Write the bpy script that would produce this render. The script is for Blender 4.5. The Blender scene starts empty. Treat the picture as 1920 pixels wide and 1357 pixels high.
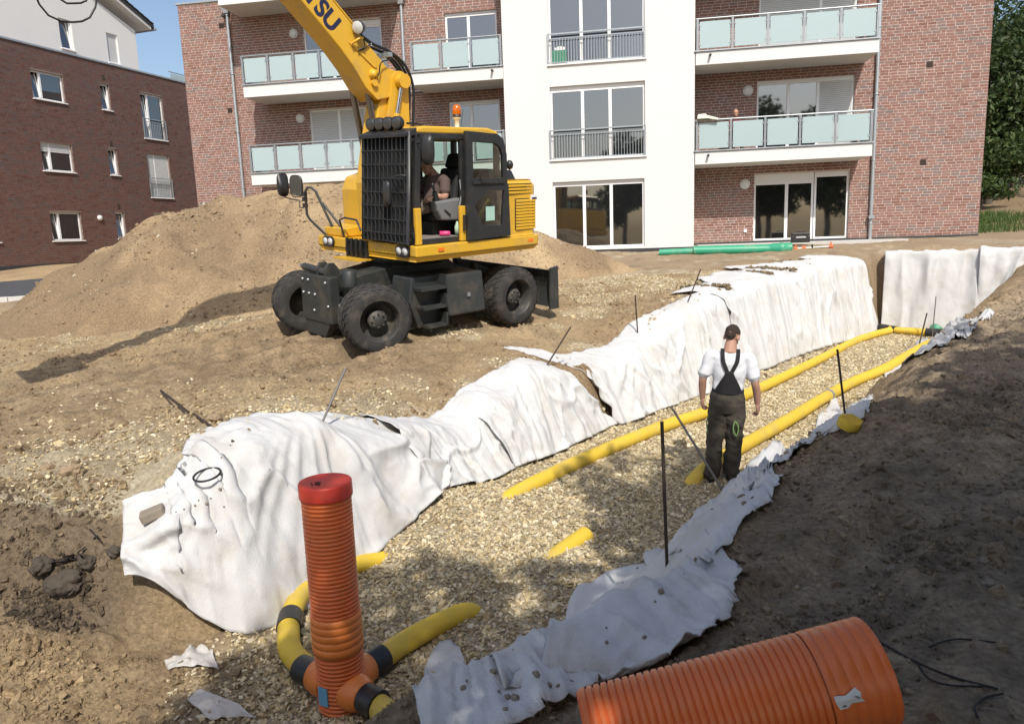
import bpy, bmesh, math, random
import numpy as np
from mathutils import Vector, Matrix
rnd = random.Random(7); npr = np.random.default_rng(7)
S = bpy.context.scene; COL = S.collection; R = math.radians

# ---------------------------------------------------------------- camera
CZ = 2.9; FPX = 1400.0; PITCH = R(9.776); ROLL = R(2.0446)
F_ = Vector((0, math.cos(PITCH), -math.sin(PITCH)))
R0 = Vector((1, 0, 0)); U0 = Vector((0, math.sin(PITCH), math.cos(PITCH)))
R_ = R0*math.cos(ROLL) - U0*math.sin(ROLL); U_ = R0*math.sin(ROLL) + U0*math.cos(ROLL)
cam_d = bpy.data.cameras.new('camera'); cam = bpy.data.objects.new('camera', cam_d); COL.objects.link(cam)
cam.matrix_world = Matrix(((R_.x, U_.x, -F_.x, 0), (R_.y, U_.y, -F_.y, 0), (R_.z, U_.z, -F_.z, CZ), (0, 0, 0, 1)))
cam_d.sensor_fit = 'HORIZONTAL'; cam_d.sensor_width = 36; cam_d.lens = FPX/1920*36
cam_d.clip_start = 0.05; cam_d.clip_end = 1500
S.camera = cam
# ---------------------------------------------------------------- sky and sun
SUN_EL = R(47); SUN_HEAD = R(-8)
w = bpy.data.worlds.new('World'); S.world = w; w.use_nodes = True
wn = w.node_tree.nodes; sky = wn.new('ShaderNodeTexSky'); sky.sky_type = 'NISHITA'; sky.sun_disc = False
sky.sun_elevation = SUN_EL; sky.sun_rotation = R(180) + SUN_HEAD; sky.air_density = 1.0; sky.dust_density = 2.6; sky.ozone_density = 1.0
wn['Background'].inputs['Strength'].default_value = 0.15
w.node_tree.links.new(sky.outputs[0], wn['Background'].inputs['Color'])
sl = bpy.data.lights.new('sun', 'SUN'); sl.energy = 4.0; sl.angle = R(0.53); sl.color = (1.0, 0.95, 0.87)
so = bpy.data.objects.new('sun', sl); COL.objects.link(so)
SUND = Vector((math.sin(SUN_HEAD)*math.cos(SUN_EL), math.cos(SUN_HEAD)*math.cos(SUN_EL), -math.sin(SUN_EL)))
so.rotation_euler = SUND.to_track_quat('-Z', 'Y').to_euler(); so.location = (3, -20, 25)
S.view_settings.view_transform = 'Standard'; S.view_settings.look = 'None'
S.view_settings.exposure = 0.12; S.view_settings.gamma = 1; S.view_settings.use_curve_mapping = False
S.render.engine = 'CYCLES'; S.cycles.use_denoising = True; S.cycles.max_bounces = 6
S.cycles.caustics_reflective = False; S.cycles.caustics_refractive = False

SHADE_TREES = ((-2.4, -5.3, 8.8, 2.4), (.9, -3.4, 9.2, 2.6), (3.5, -1.0, 9.6, 2.6), (7.0, .5, 9.6, 2.7), (10.8, 1.3, 9.6, 2.7), (7.4, -3.6, 9.8, 2.8), (4.2, -4.4, 9.4, 2.6))
# ---------------------------------------------------------------- pixel rays, used to find real positions
def ray(x, y): return F_ + R_*((x-960)/FPX) - U_*((y-678.5)/FPX)
CAMP = Vector((0, 0, CZ))
def onz(x, y, z): d = ray(x, y); return CAMP + d*((z-CZ)/d.z)
def onY(x, y, Y): d = ray(x, y); return CAMP + d*(Y/d.y)
def onpl(x, y, P, n): d = ray(x, y); n = Vector(n); return CAMP + d*(((Vector(P)-CAMP).dot(n))/d.dot(n))

# ---------------------------------------------------------------- numpy noise
_perm = np.random.default_rng(3).permutation(4096)
def _h(i, j, k): return _perm[(_perm[(_perm[i & 4095] + j) & 4095] + k) & 4095]/4095.0
def vnoise(x, y, seed=0):
    xi = np.floor(x).astype(int); yi = np.floor(y).astype(int); fx = x-xi; fy = y-yi
    fx = fx*fx*fx*(fx*(fx*6-15)+10); fy = fy*fy*fy*(fy*(fy*6-15)+10)
    a = _h(xi, yi, seed); b = _h(xi+1, yi, seed); c = _h(xi, yi+1, seed); d = _h(xi+1, yi+1, seed)
    return (a*(1-fx)+b*fx)*(1-fy) + (c*(1-fx)+d*fx)*fy
def fbm(x, y, oct=4, seed=0, gain=.5):
    x = np.asarray(x, float); y = np.asarray(y, float)
    r = np.zeros(np.broadcast(x, y).shape); a = 1.; t = 0.
    for o in range(oct):
        r = r + a*(vnoise(x*2**o+17.3*o, y*2**o-9.1*o, seed+o)*2-1); t += a; a *= gain
    return r/t
def sstep(a, b, x): t = np.clip((x-a)/(b-a), 0, 1); return t*t*(3-2*t)

# ---------------------------------------------------------------- materials
def _nd(nt, t, **k):
    n = nt.nodes.new(t)
    for a, v in k.items(): setattr(n, a, v)
    return n
def mat(name, col, rough=.6, var=.15, scale=8, bump=0., bscale=40, metal=0., spec=.5, dirt=None, dscale=2., coat=0., ior=None, detail=5):
    """principled with noise-driven colour variation, optional dirt and bump"""
    m = bpy.data.materials.new(name); m.use_nodes = True; nt = m.node_tree; b = nt.nodes['Principled BSDF']
    L = nt.links.new
    tc = _nd(nt, 'ShaderNodeTexCoord')
    nz = _nd(nt, 'ShaderNodeTexNoise'); nz.inputs['Scale'].default_value = scale; nz.inputs['Detail'].default_value = detail
    L(tc.outputs['Object'], nz.inputs['Vector'])
    mx = _nd(nt, 'ShaderNodeMix', data_type='RGBA'); c = np.array(col[:3])
    mx.inputs['A'].default_value = (*(c*(1-var)), 1); mx.inputs['B'].default_value = (*np.minimum(c*(1+var), 1), 1)
    L(nz.outputs['Fac'], mx.inputs['Factor']); out = mx.outputs['Result']
    if dirt is not None:
        n2 = _nd(nt, 'ShaderNodeTexNoise'); n2.inputs['Scale'].default_value = dscale; n2.inputs['Detail'].default_value = 8; n2.inputs['Roughness'].default_value = .7
        L(tc.outputs['Object'], n2.inputs['Vector'])
        rp = _nd(nt, 'ShaderNodeMapRange'); rp.inputs['From Min'].default_value = .5; rp.inputs['From Max'].default_value = .72; rp.inputs['To Max'].default_value = dirt[3]
        L(n2.outputs['Fac'], rp.inputs['Value'])
        m2 = _nd(nt, 'ShaderNodeMix', data_type='RGBA'); m2.inputs['B'].default_value = (*dirt[:3], 1)
        L(out, m2.inputs['A']); L(rp.outputs['Result'], m2.inputs['Factor']); out = m2.outputs['Result']
    L(out, b.inputs['Base Color'])
    b.inputs['Roughness'].default_value = rough; b.inputs['Metallic'].default_value = metal; b.inputs['Specular IOR Level'].default_value = spec
    if coat: b.inputs['Coat Weight'].default_value = coat; b.inputs['Coat Roughness'].default_value = .15
    if ior: b.inputs['IOR'].default_value = ior
    if bump:
        n3 = _nd(nt, 'ShaderNodeTexNoise'); n3.inputs['Scale'].default_value = bscale; n3.inputs['Detail'].default_value = 6
        L(tc.outputs['Object'], n3.inputs['Vector'])
        bp = _nd(nt, 'ShaderNodeBump'); bp.inputs['Strength'].default_value = bump; bp.inputs['Distance'].default_value = .02
        L(n3.outputs['Fac'], bp.inputs['Height']); L(bp.outputs['Normal'], b.inputs['Normal'])
    return m
def attr_mat(name, attr, rough=.9, nscale=60, namp=.35, bump=.3, bscale=90, ramp=None, rand=False, spec=.3):
    """base colour from a colour attribute (or a ramp over a per-piece random value), broken up by fine noise"""
    m = bpy.data.materials.new(name); m.use_nodes = True; nt = m.node_tree; b = nt.nodes['Principled BSDF']; L = nt.links.new
    tc = _nd(nt, 'ShaderNodeTexCoord')
    if rand: src = _nd(nt, 'ShaderNodeObjectInfo').outputs['Random']
    else:
        at = _nd(nt, 'ShaderNodeAttribute', attribute_name=attr); src = at.outputs['Fac'] if ramp else at.outputs['Color']
    if ramp:
        cr = _nd(nt, 'ShaderNodeValToRGB'); e = cr.color_ramp.elements
        while len(e) < len(ramp): e.new(.5)
        for i, (p, c) in enumerate(ramp): e[i].position = p; e[i].color = (*c, 1)
        L(src, cr.inputs['Fac']); src = cr.outputs['Color']
    nz = _nd(nt, 'ShaderNodeTexNoise'); nz.inputs['Scale'].default_value = nscale; nz.inputs['Detail'].default_value = 8; nz.inputs['Roughness'].default_value = .65
    L(tc.outputs['Object'], nz.inputs['Vector'])
    mr = _nd(nt, 'ShaderNodeMapRange'); mr.inputs['From Min'].default_value = .25; mr.inputs['From Max'].default_value = .75
    mr.inputs['To Min'].default_value = 1-namp; mr.inputs['To Max'].default_value = 1+namp; L(nz.outputs['Fac'], mr.inputs['Value'])
    vm = _nd(nt, 'ShaderNodeVectorMath', operation='SCALE'); L(src, vm.inputs[0]); L(mr.outputs['Result'], vm.inputs['Scale'])
    L(vm.outputs['Vector'], b.inputs['Base Color']); b.inputs['Roughness'].default_value = rough; b.inputs['Specular IOR Level'].default_value = spec
    if bump:
        n3 = _nd(nt, 'ShaderNodeTexNoise'); n3.inputs['Scale'].default_value = bscale; n3.inputs['Detail'].default_value = 8; n3.inputs['Roughness'].default_value = .7
        L(tc.outputs['Object'], n3.inputs['Vector'])
        bp = _nd(nt, 'ShaderNodeBump'); bp.inputs['Strength'].default_value = bump; bp.inputs['Distance'].default_value = .03
        L(n3.outputs['Fac'], bp.inputs['Height']); L(bp.outputs['Normal'], b.inputs['Normal'])
    return m

# ---------------------------------------------------------------- mesh building
class MB:
    def __init__(self, M=None): self.v = []; self.f = []; self.M = M; self.sm = []
    def add(self, vs, fs, smooth=False):
        o = len(self.v)
        self.v += [tuple(self.M @ Vector(p)) if self.M else tuple(p) for p in vs]
        self.f += [tuple(i+o for i in f) for f in fs]; self.sm += [smooth]*len(fs); return self
    def box(self, x0, x1, y0, y1, z0, z1):
        return self.hexa([(x0,y0,z0),(x1,y0,z0),(x1,y1,z0),(x0,y1,z0),(x0,y0,z1),(x1,y0,z1),(x1,y1,z1),(x0,y1,z1)])
    def hexa(self, c): return self.add(c, [(0,3,2,1),(4,5,6,7),(0,1,5,4),(1,2,6,5),(2,3,7,6),(3,0,4,7)])
    def prism(self, poly, axis, a, b):
        """extrude a 2D polygon along an axis (x: (y,z), y: (x,z), z: (x,y)) from a to b"""
        def P(p, t): return {'x': (t, p[0], p[1]), 'y': (p[0], t, p[1]), 'z': (p[0], p[1], t)}[axis]
        n = len(poly); return self.add([P(p, a) for p in poly]+[P(p, b) for p in poly],
            [tuple(range(n)), tuple(range(2*n-1, n-1, -1))]+[(i, i+n, (i+1) % n+n, (i+1) % n) for i in range(n)])
    def tube(self, pts, r, n=10, closed=False, caps=True, smooth=True, flat=None):
        """sweep a circle (or ellipse, flat=(a,b) scale with up hint) along points; r is a number or a list"""
        pts = [Vector(p) for p in pts]; m = len(pts); rs = r if isinstance(r, (list, tuple)) else [r]*m
        ref = None; vs = []
        for i, p in enumerate(pts):
            if closed: t = pts[(i+1) % m]-pts[i-1]
            else: t = pts[min(i+1, m-1)]-pts[max(i-1, 0)]
            t.normalize()
            if ref is None: ref = Vector((0, 0, 1)) if abs(t.z) < .9 else Vector((1, 0, 0))
            x = (ref - t*ref.dot(t)).normalized(); y = t.cross(x); ref = x
            for k in range(n):
                a = 2*math.pi*k/n; fa, fb = flat if flat else (1, 1)
                vs.append(p + (x*math.cos(a)*fa + y*math.sin(a)*fb)*rs[i])
        fs = []
        for i in range(m if closed else m-1):
            j = (i+1) % m
            for k in range(n): fs.append((i*n+k, i*n+(k+1) % n, j*n+(k+1) % n, j*n+k))
        self.add(vs, fs, smooth)
        if caps and not closed:
            self.add(vs[:n], [tuple(range(n-1, -1, -1))]); self.add(vs[-n:], [tuple(range(n))])
        return self
    def lathe(self, prof, n=24, origin=(0, 0, 0), axis=(0, 0, 1), smooth=True, caps=False):
        """profile of (radius, height) around an axis"""
        q = Vector((0, 0, 1)).rotation_difference(Vector(axis)); o = Vector(origin); vs = []
        for r, z in prof:
            for k in range(n):
                a = 2*math.pi*k/n; vs.append(o + q @ Vector((r*math.cos(a), r*math.sin(a), z)))
        fs = [(i*n+k, i*n+(k+1) % n, (i+1)*n+(k+1) % n, (i+1)*n+k) for i in range(len(prof)-1) for k in range(n)]
        self.add(vs, fs, smooth)
        if caps: self.add(vs[:n], [tuple(range(n-1, -1, -1))]); self.add(vs[-n:], [tuple(range(n))])
        return self
    def ell(self, c, r, n=16, m=10, q=None):
        vs = []; c = Vector(c)
        for i in range(m+1):
            t = math.pi*i/m
            for k in range(n):
                a = 2*math.pi*k/n; p = Vector((r[0]*math.sin(t)*math.cos(a), r[1]*math.sin(t)*math.sin(a), r[2]*math.cos(t)))
                vs.append(c + (q @ p if q else p))
        return self.add(vs, [((i+1)*n+k, (i+1)*n+(k+1) % n, i*n+(k+1) % n, i*n+k) for i in range(m) for k in range(n)], True)
    def mesh(self, name):
        me = bpy.data.meshes.new(name); me.from_pydata(self.v, [], self.f)
        me.polygons.foreach_set('use_smooth', self.sm); me.update(); return me
    def build(self, name, m, parent=None, bevel=0, segs=2, solid=0):
        return put(name, self.mesh(name), m, parent, bevel, segs, solid)
def put(name, me, m, parent=None, bevel=0, segs=2, solid=0):
    o = bpy.data.objects.new(name, me)
    for x in (m if isinstance(m, (list, tuple)) else [m]):
        if x and me.materials.find(x.name) < 0: me.materials.append(x)
    COL.objects.link(o)
    if parent: o.parent = parent
    if solid: s = o.modifiers.new('thickness', 'SOLIDIFY'); s.thickness = solid; s.offset = 1
    if bevel:
        b = o.modifiers.new('bevel', 'BEVEL'); b.width = bevel; b.segments = segs; b.limit_method = 'ANGLE'; b.angle_limit = R(40)
    return o
def tag(o, label=None, cat=None, group=None, kind=None):
    for k, v in (('label', label), ('category', cat), ('group', group), ('kind', kind)):
        if v: o[k] = v
    return o
def empty(name, M=None, label=None, cat=None, group=None):
    o = bpy.data.objects.new(name, None); COL.objects.link(o); o.empty_display_size = .2
    if M is not None: o.matrix_world = M if isinstance(M, Matrix) else Matrix.Translation(Vector(M))
    return tag(o, label, cat, group)
def bigmesh(name, V, Fq, mats, parent=None, cols=None, cname='col', smooth=False, fac=None):
    """fast mesh from numpy arrays; cols: per-vertex rgb, fac: per-vertex float"""
    me = bpy.data.meshes.new(name); k = Fq.shape[1]
    me.vertices.add(len(V)); me.vertices.foreach_set('co', np.ascontiguousarray(V, dtype=np.float32).ravel())
    me.loops.add(Fq.size); me.loops.foreach_set('vertex_index', np.ascontiguousarray(Fq, dtype=np.int32).ravel())
    me.polygons.add(len(Fq)); me.polygons.foreach_set('loop_start', np.arange(0, Fq.size, k, dtype=np.int32))
    me.polygons.foreach_set('use_smooth', np.full(len(Fq), smooth))
    me.update(calc_edges=True)
    if cols is not None:
        a = me.attributes.new(cname, 'FLOAT_COLOR', 'POINT'); a.data.foreach_set('color', np.concatenate([cols, np.ones((len(cols), 1))], 1).astype(np.float32).ravel())
    if fac is not None:
        a = me.attributes.new(cname, 'FLOAT', 'POINT'); a.data.foreach_set('value', fac.astype(np.float32))
    return put(name, me, mats, parent)
BOXF = np.array([(0,3,2,1),(4,5,6,7),(0,1,5,4),(1,2,6,5),(2,3,7,6),(3,0,4,7)])
def spline(pts, n):
    """Catmull-Rom through points, n samples evenly spread"""
    P = np.array([tuple(p) for p in pts], float); m = len(P)
    if m == 2: t = np.linspace(0, 1, n)[:, None]; return P[0]*(1-t)+P[1]*t
    Q = np.vstack([2*P[0]-P[1], P, 2*P[-1]-P[-2]]); d = np.r_[0, np.cumsum(np.linalg.norm(np.diff(P, axis=0), axis=1))]
    s = np.interp(np.linspace(0, d[-1], n), d, np.arange(m)); i = np.clip(s.astype(int), 0, m-2); t = (s-i)[:, None]
    a, b, c, e = Q[i], Q[i+1], Q[i+2], Q[i+3]
    return .5*(2*b+(c-a)*t+(2*a-5*b+4*c-e)*t**2+(3*b-a-3*c+e)*t**3)
# ================================================================= THE GROUND
EX_Q = (-1.665, 12.133515, 1.444667, 3.905, -0.0425944, -0.0834337)
def pose(q):
    x, y, z, yaw, pit, rol = q
    fw = Vector((math.cos(yaw)*math.cos(pit), math.sin(yaw)*math.cos(pit), math.sin(pit))); lf = Vector((-math.sin(yaw), math.cos(yaw), 0)); up = fw.cross(lf)
    l2 = lf*math.cos(rol)+up*math.sin(rol); u2 = fw.cross(l2)
    return Matrix(((fw.x, l2.x, u2.x, x), (fw.y, l2.y, u2.y, y), (fw.z, l2.z, u2.z, z), (0, 0, 0, 1)))
EXM = pose(EX_Q)
FH = Vector((math.cos(R(-10.34)), math.sin(R(-10.34)), 0)); FI = Vector((-FH.y, FH.x, 0))      # facade direction, inward direction
FP0 = Vector((0, 24, 0))
def fac(s, o, z): return FP0 + FH*s + FI*o + Vector((0, 0, z))
# wall foot of the trench, left side, then the far end and back along the right side
LEFT = [(-3.3, 4.75), (-2.2, 5.2), (-.6, 7.9), (1.2, 10.3), (3.37, 12.7), (10.2, 20.42)]
RIGHT = [(11.9, 19.4), (7.5, 14.1), (3.5, 9.1), (2.05, 7.3), (1.25, 6.25), (.65, 5.6), (.05, 4.55), (-.45, 3.95), (-1.2, 3.62), (-2.6, 3.15), (-9.5, 2.8)]
POLY = [(-9.5, 4.3)] + LEFT + RIGHT
WID = [.5, .45] + [.5]*4 + [.3] + [1.7]*3 + [1.6, 1.5, 1.4, 1.2, 1.0, 1.2, 1.8] + [1.4]*10
WID = (WID+[1.]*40)[:len(POLY)]; WID[-1] = 2.5
_pA = np.array(POLY); _pB = np.roll(_pA, -1, 0)
def trench_u(x, y):
    """<0 inside the trench floor; outside: distance to its edge divided by the width of that edge's slope"""
    x = np.asarray(x, float); y = np.asarray(y, float); best = np.full(x.shape, 1e9); ins = np.zeros(x.shape, bool); dmin = np.full(x.shape, 1e9)
    for (ax, ay), (bx, by), wd in zip(_pA, _pB, WID):
        dx, dy = bx-ax, by-ay; t = np.clip(((x-ax)*dx+(y-ay)*dy)/(dx*dx+dy*dy), 0, 1)
        d = np.hypot(x-ax-t*dx, y-ay-t*dy); best = np.minimum(best, d/wd); dmin = np.minimum(dmin, d)
        c = ((ay > y) != (by > y)) & (x < (bx-ax)*(y-ay)/((by-ay) if by != ay else 1e-9)+ax); ins ^= c
    return np.where(ins, -dmin, best), np.where(ins, -dmin, dmin)
PL = [(-2.9,4.7,.75),(-2.7,5.05,.95),(-2.45,5.5,1.15),(-2.3,5.8,1.33),(-1.9,6.6,1.25),(-1.3,7.5,1.02),(-1.0,8.0,.86),(-.6,8.6,.84),(-.45,8.75,.95),(-.35,8.9,1.02),(.25,9.7,1.1),(1.05,10.75,1.02),
      (1.9,11.7,1.05),(2.35,12.15,1.3),(2.95,12.8,1.48),(3.85,13.85,1.68),(5.3,15.5,1.78),(6.9,17.3,1.85),(8.9,19.5,1.9),(10.0,20.8,1.95),(11.0,20.6,2.0),(12.5,20.2,2.0),
      (-3.4,4.9,.85),(-3.05,5.15,.86),(-3.35,5.45,.98),(-2.75,5.6,1.08),(-4.2,5.2,1.05),(-5.6,8.45,1.2),(-4.5,7,1.2),(-3.3,6.3,1.25),(-8,8,1.2),(-8,5,1.2),(-12,12,1.3),(-2.8,8.6,1.2),(-1.2,9.6,1.18),(.2,10.7,1.2),(1.6,12.4,1.25),(3,14.2,1.6),(-6,11,1.25),(-9,15,1.3),
      (1.5,16,1.75),(-2,17,1.65),(-6,19,1.65),(-12,18,1.4),(-14,22,1.55),(-18,20,1.5),(-19,26,1.8),(-19,30,2.25),(-15,40,2.3),(-30,15,1.5),
      (.3,2.2,1.15),(0,1,1.3),(2,2,1.3),(2.2,4.3,1.25),(3.6,6.6,1.25),(5,6,1.25),(6,9.5,1.28),(8.8,13,1.38),(9,9,1.35),(14,10,1.4),(14,17.5,1.95),(11,15.6,1.6),(18,20,2.2),(5,1,1.3),(-4,1.5,.7),(-7,2,.9),(-2.5,1.2,.8),(-4.8,2.4,.45),
      (18,24,2.35),(16,29,2.6),(20,30,3.1),(24,36,4.1),(30,30,4.0),(34,45,5.2),(20,45,4.6),(0,-10,1.3),(20,-10,1.4),(-20,-10,1.2)]
for s_, o_, z_ in [(-13,-.2,2.1),(-9,-.2,2.2),(-5,-.2,2.3),(-1,-.2,2.32),(3,-.3,2.2),(6,-.3,2.2),(9,-.6,2.2),(6,-1,2.06),(12,.6,2.3),(14.5,1,2.3),(8,-1.6,2.03),(4,-1.8,2.0),(12,-1,2.15),(-1,-1.8,2.0),(0,6,2.33),(12,6,2.33),(-10,6,2.3),(-11,12,2.3),(12,14,2.6)]:
    p_ = fac(s_, o_, z_); PL.append((p_.x, p_.y, p_.z))
for lx_, ly_ in ((1.3, .97), (1.3, -.97), (-1.3, .97), (-1.3, -.97)):
    p_ = EXM @ Vector((lx_, ly_, .05)); PL.append((p_.x, p_.y, p_.z))
_P = np.array(PL); _n = len(_P)
_phi = lambda r2: -np.sqrt(r2+.16)
_K = np.zeros((_n+3, _n+3)); _K[:_n, :_n] = _phi(((_P[:, None, :2]-_P[None, :, :2])**2).sum(-1)) - np.eye(_n)*.004
_K[:_n, _n:] = np.c_[np.ones(_n), _P[:, :2]]; _K[_n:, :_n] = _K[:_n, _n:].T
_w = np.linalg.solve(_K, np.r_[_P[:, 2], 0, 0, 0])
def plateau(x, y):
    r = _w[_n] + _w[_n+1]*x + _w[_n+2]*y
    for i in range(_n): r = r + _w[i]*_phi((x-_P[i, 0])**2+(y-_P[i, 1])**2)
    return r
EXF = np.array((EXM.col[0].x, EXM.col[0].y)); EXF /= np.linalg.norm(EXF); EXL = np.array((-EXF[1], EXF[0]))
def machine_uv(x, y):
    dx, dy = x-EX_Q[0], y-EX_Q[1]; return dx*EXF[0]+dy*EXF[1], dx*EXL[0]+dy*EXL[1]
def floor_z(x, y, d):
    """gravel floor: banked up a little along the left wall, hollows elsewhere"""
    dl = np.full(np.shape(x), 1e9)
    for (ax, ay), (bx, by) in zip(LEFT[1:-1], LEFT[2:]):
        ex, ey = bx-ax, by-ay; t = np.clip(((x-ax)*ex+(y-ay)*ey)/(ex*ex+ey*ey), 0, 1); dl = np.minimum(dl, np.hypot(x-ax-t*ex, y-ay-t*ey))
    bank = .16*np.exp(-(dl/.45)**2)*sstep(5.6, 6.6, y)*(1-sstep(16, 19, y))
    heap = .20*np.exp(-((x+.75)**2+(y-7.35)**2)/.30) + .10*np.exp(-((x-.3)**2+(y-6.0)**2)/.8)
    left = .32*sstep(-1.9, -4.2, x) + .10*fbm(x*1.1, y*1.1, 3, 41)*sstep(-1.6, -2.6, x)
    return bank+heap+left+.045*fbm(x*1.3, y*1.3, 3, 5)*np.clip(1-(y-9)/14, .35, 1)
HEAP = [(-9.5,16.2,2.05),(-8.6,16.6,3.0),(-7.6,17.1,3.6),(-6.5,18.0,4.05),(-4.9,18.5,4.25),(-3.2,18.7,4.25),(-1.6,18.8,3.9),(.2,19.0,3.05),(1.6,19.0,2.55),(2.9,18.8,2.0)]
def heap_z(x, y):
    best = np.full(np.shape(x), -9.)
    jx = x+.35*fbm(x*.7, y*.7, 3, 21); jy = y+.35*fbm(x*.7+9, y*.7, 3, 22)
    for (ax, ay, az), (bx, by, bz) in zip(HEAP[:-1], HEAP[1:]):
        ex, ey = bx-ax, by-ay; t = np.clip(((jx-ax)*ex+(jy-ay)*ey)/(ex*ex+ey*ey), 0, 1)
        d = np.hypot(jx-ax-t*ex, jy-ay-t*ey); best = np.maximum(best, az+(bz-az)*t - .72*np.sqrt(d*d+.12)+.2)
    return best + .15*fbm(x*1.1, y*1.1, 4, 23)+.05*fbm(x*3.5, y*3.5, 4, 24, .6)-.10*np.clip(fbm(x*.9+4, y*1.6, 3, 25)-.25, 0, 1)
def ground_z(x, y, fine=True):
    x = np.asarray(x, float); y = np.asarray(y, float)
    sp = .26*np.exp(-((x-.95)**2+(y-10.35)**2)/.10)
    u, d = trench_u(x + .10*fbm(x*1.6, y*1.6, 3, 31)-.78*sp, y + .10*fbm(x*1.6+7, y*1.6, 3, 32)+.62*sp)
    pl = plateau(x, y); fl = floor_z(x, y, d); t = sstep(0, 1, u)
    rb = sstep(.0, .5, x*.75-(y-5)*.66-.1)*sstep(4.6, 6.0, y); uc = np.clip(u, 0, 1); t = t*(1-rb)+(.35*t+.65*(1-(1-uc)**2.0))*rb; lw = (x*.75-(y-5)*.66 < -.3)*(y > 5.0); t = np.where(lw, .3*t+.7*(1-(1-uc)**2.2), t); z = fl + (pl-fl)*t
    if fine:
        a, q = machine_uv(x, y); far = np.clip(1-(np.hypot(x, y)-14)/30, .15, 1)
        rough = t*(.05*fbm(x*1.5, y*1.5, 4, 11)+.026*fbm(x*5.5, y*5.5, 4, 12, .65)+.012*np.abs(fbm(x*12, y*12, 2, 18)))*far
        bk_ = rb*(d > 0); rough = rough + bk_*(.07*(np.abs(fbm(x*2.2+y*.8, y*2.6, 4, 26))*2-.5)+.042*(1-3*np.abs(fbm(x*4.5+2*y, y*5-x, 3, 27)))+.020*fbm(x*14, y*14, 2, 28))
        lo_ = sstep(-1.7, -2.5, x)*(y < 6.2); rough = rough + lo_*(.17*np.abs(fbm(x*2.4, y*2.4, 4, 19))+.05*fbm(x*9, y*9, 3, 20))*np.where(t > .9, .3, 1)
        trk = sstep(.6, 1.2, a)*(1-sstep(6.5, 8, a))*t
        rut = np.exp(-((np.abs(q)-.98)/.30)**2)*(.8+.5*fbm(a*1.5, q*2, 3, 14))
        chev = .022*np.sin((a+np.abs(np.abs(q)-.98)*1.1)*2*math.pi/.16)*np.exp(-((np.abs(q)-.98)/.28)**2)
        spill = .5*np.exp(-((np.abs(q)-1.45)/.22)**2)+.35*np.exp(-((q)/.5)**2)
        z = z + rough + trk*(-.19*rut+chev*.9+.11*spill) + trk*.085*fbm(a*.8, q*4.5, 4, 15)
        under = np.exp(-((np.abs(a)-1.3)/.42)**2-((np.abs(q)-.97)/.34)**2)*t; z = z-.09*under
        ring = (np.exp(-((np.abs(a)-1.3)/.55)**2-((np.abs(q)-1.5)/.16)**2))*t; z = z+.10*ring*(1+.6*fbm(x*4, y*4, 3, 16))
        z = z + (1-t)*.012*fbm(x*9, y*9, 3, 17)
    return z
def axis_lines(segs):
    o = []
    for a, b, st in segs: o += list(np.arange(a, b-1e-6, st))
    return np.array(o+[segs[-1][1]])
GX = axis_lines([(-300,-60,40),(-60,-24,4),(-24,-9,.5),(-9,-5.2,.07),(-5.2,4.4,.024),(4.4,12,.05),(12,24,.5),(24,60,4),(60,300,40)])
GY = axis_lines([(-200,-20,30),(-20,.5,1.2),(.5,2.2,.06),(2.2,9.0,.024),(9.0,16,.045),(16,23.5,.09),(23.5,48,.7),(48,90,4),(90,500,40)])
XX, YY = np.meshgrid(GX, GY); ZZ = ground_z(XX, YY)
_u, _d = trench_u(XX, YY)
nx, ny = len(GX), len(GY); idx = np.arange(nx*ny).reshape(ny, nx)
FQ = np.stack([idx[:-1, :-1], idx[:-1, 1:], idx[1:, 1:], idx[1:, :-1]], -1).reshape(-1, 4)
def gravel_mask(x, y):
    """how much of the ground is covered with limestone chips (0..1)"""
    u, d = trench_u(x + .15*fbm(x*1.6, y*1.6, 3, 31), y + .15*fbm(x*1.6+7, y*1.6, 3, 32)); n = fbm(x*1.3, y*1.3, 4, 51)
    fl = sstep(.06, -.08, d + .0)*(1-sstep(-1.75, -2.4, x+.35*n))
    a, q = machine_uv(x, y)
    left = sstep(0, .5, .55-np.abs((x+3.9)*.55-(y-6.75)*.0)*.3+n*.5)*(1-sstep(8.6, 9.3, y+.5*x*0+n*.9))*sstep(.9, 1.05, u)*(x < 2)
    trkm = sstep(.2, 1.0, a)*(1-sstep(9, 11, a))*sstep(2.9, 1.9, np.abs(q)+.4*n)
    brink = sstep(.14, .36, n+.07)*sstep(1, 1.4, u)*(1-sstep(4.5, 7, u))*(y > 5.4)*.7
    brink = brink*(1-trkm); left = left*(1-trkm*.9)
    far = np.exp(-((x-3.6)/2.2)**2-((y-16.2)/1.6)**2)*sstep(-.2, .2, n+.1)
    bankside = (x*.75-(y-5)*.66 > .6)                                   # the dark bank on the right carries almost none
    return np.where(bankside & (d > 0), 0, np.clip(np.maximum.reduce([fl, left*.9, brink, far]), 0, 1))
GM = gravel_mask(XX, YY)
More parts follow.
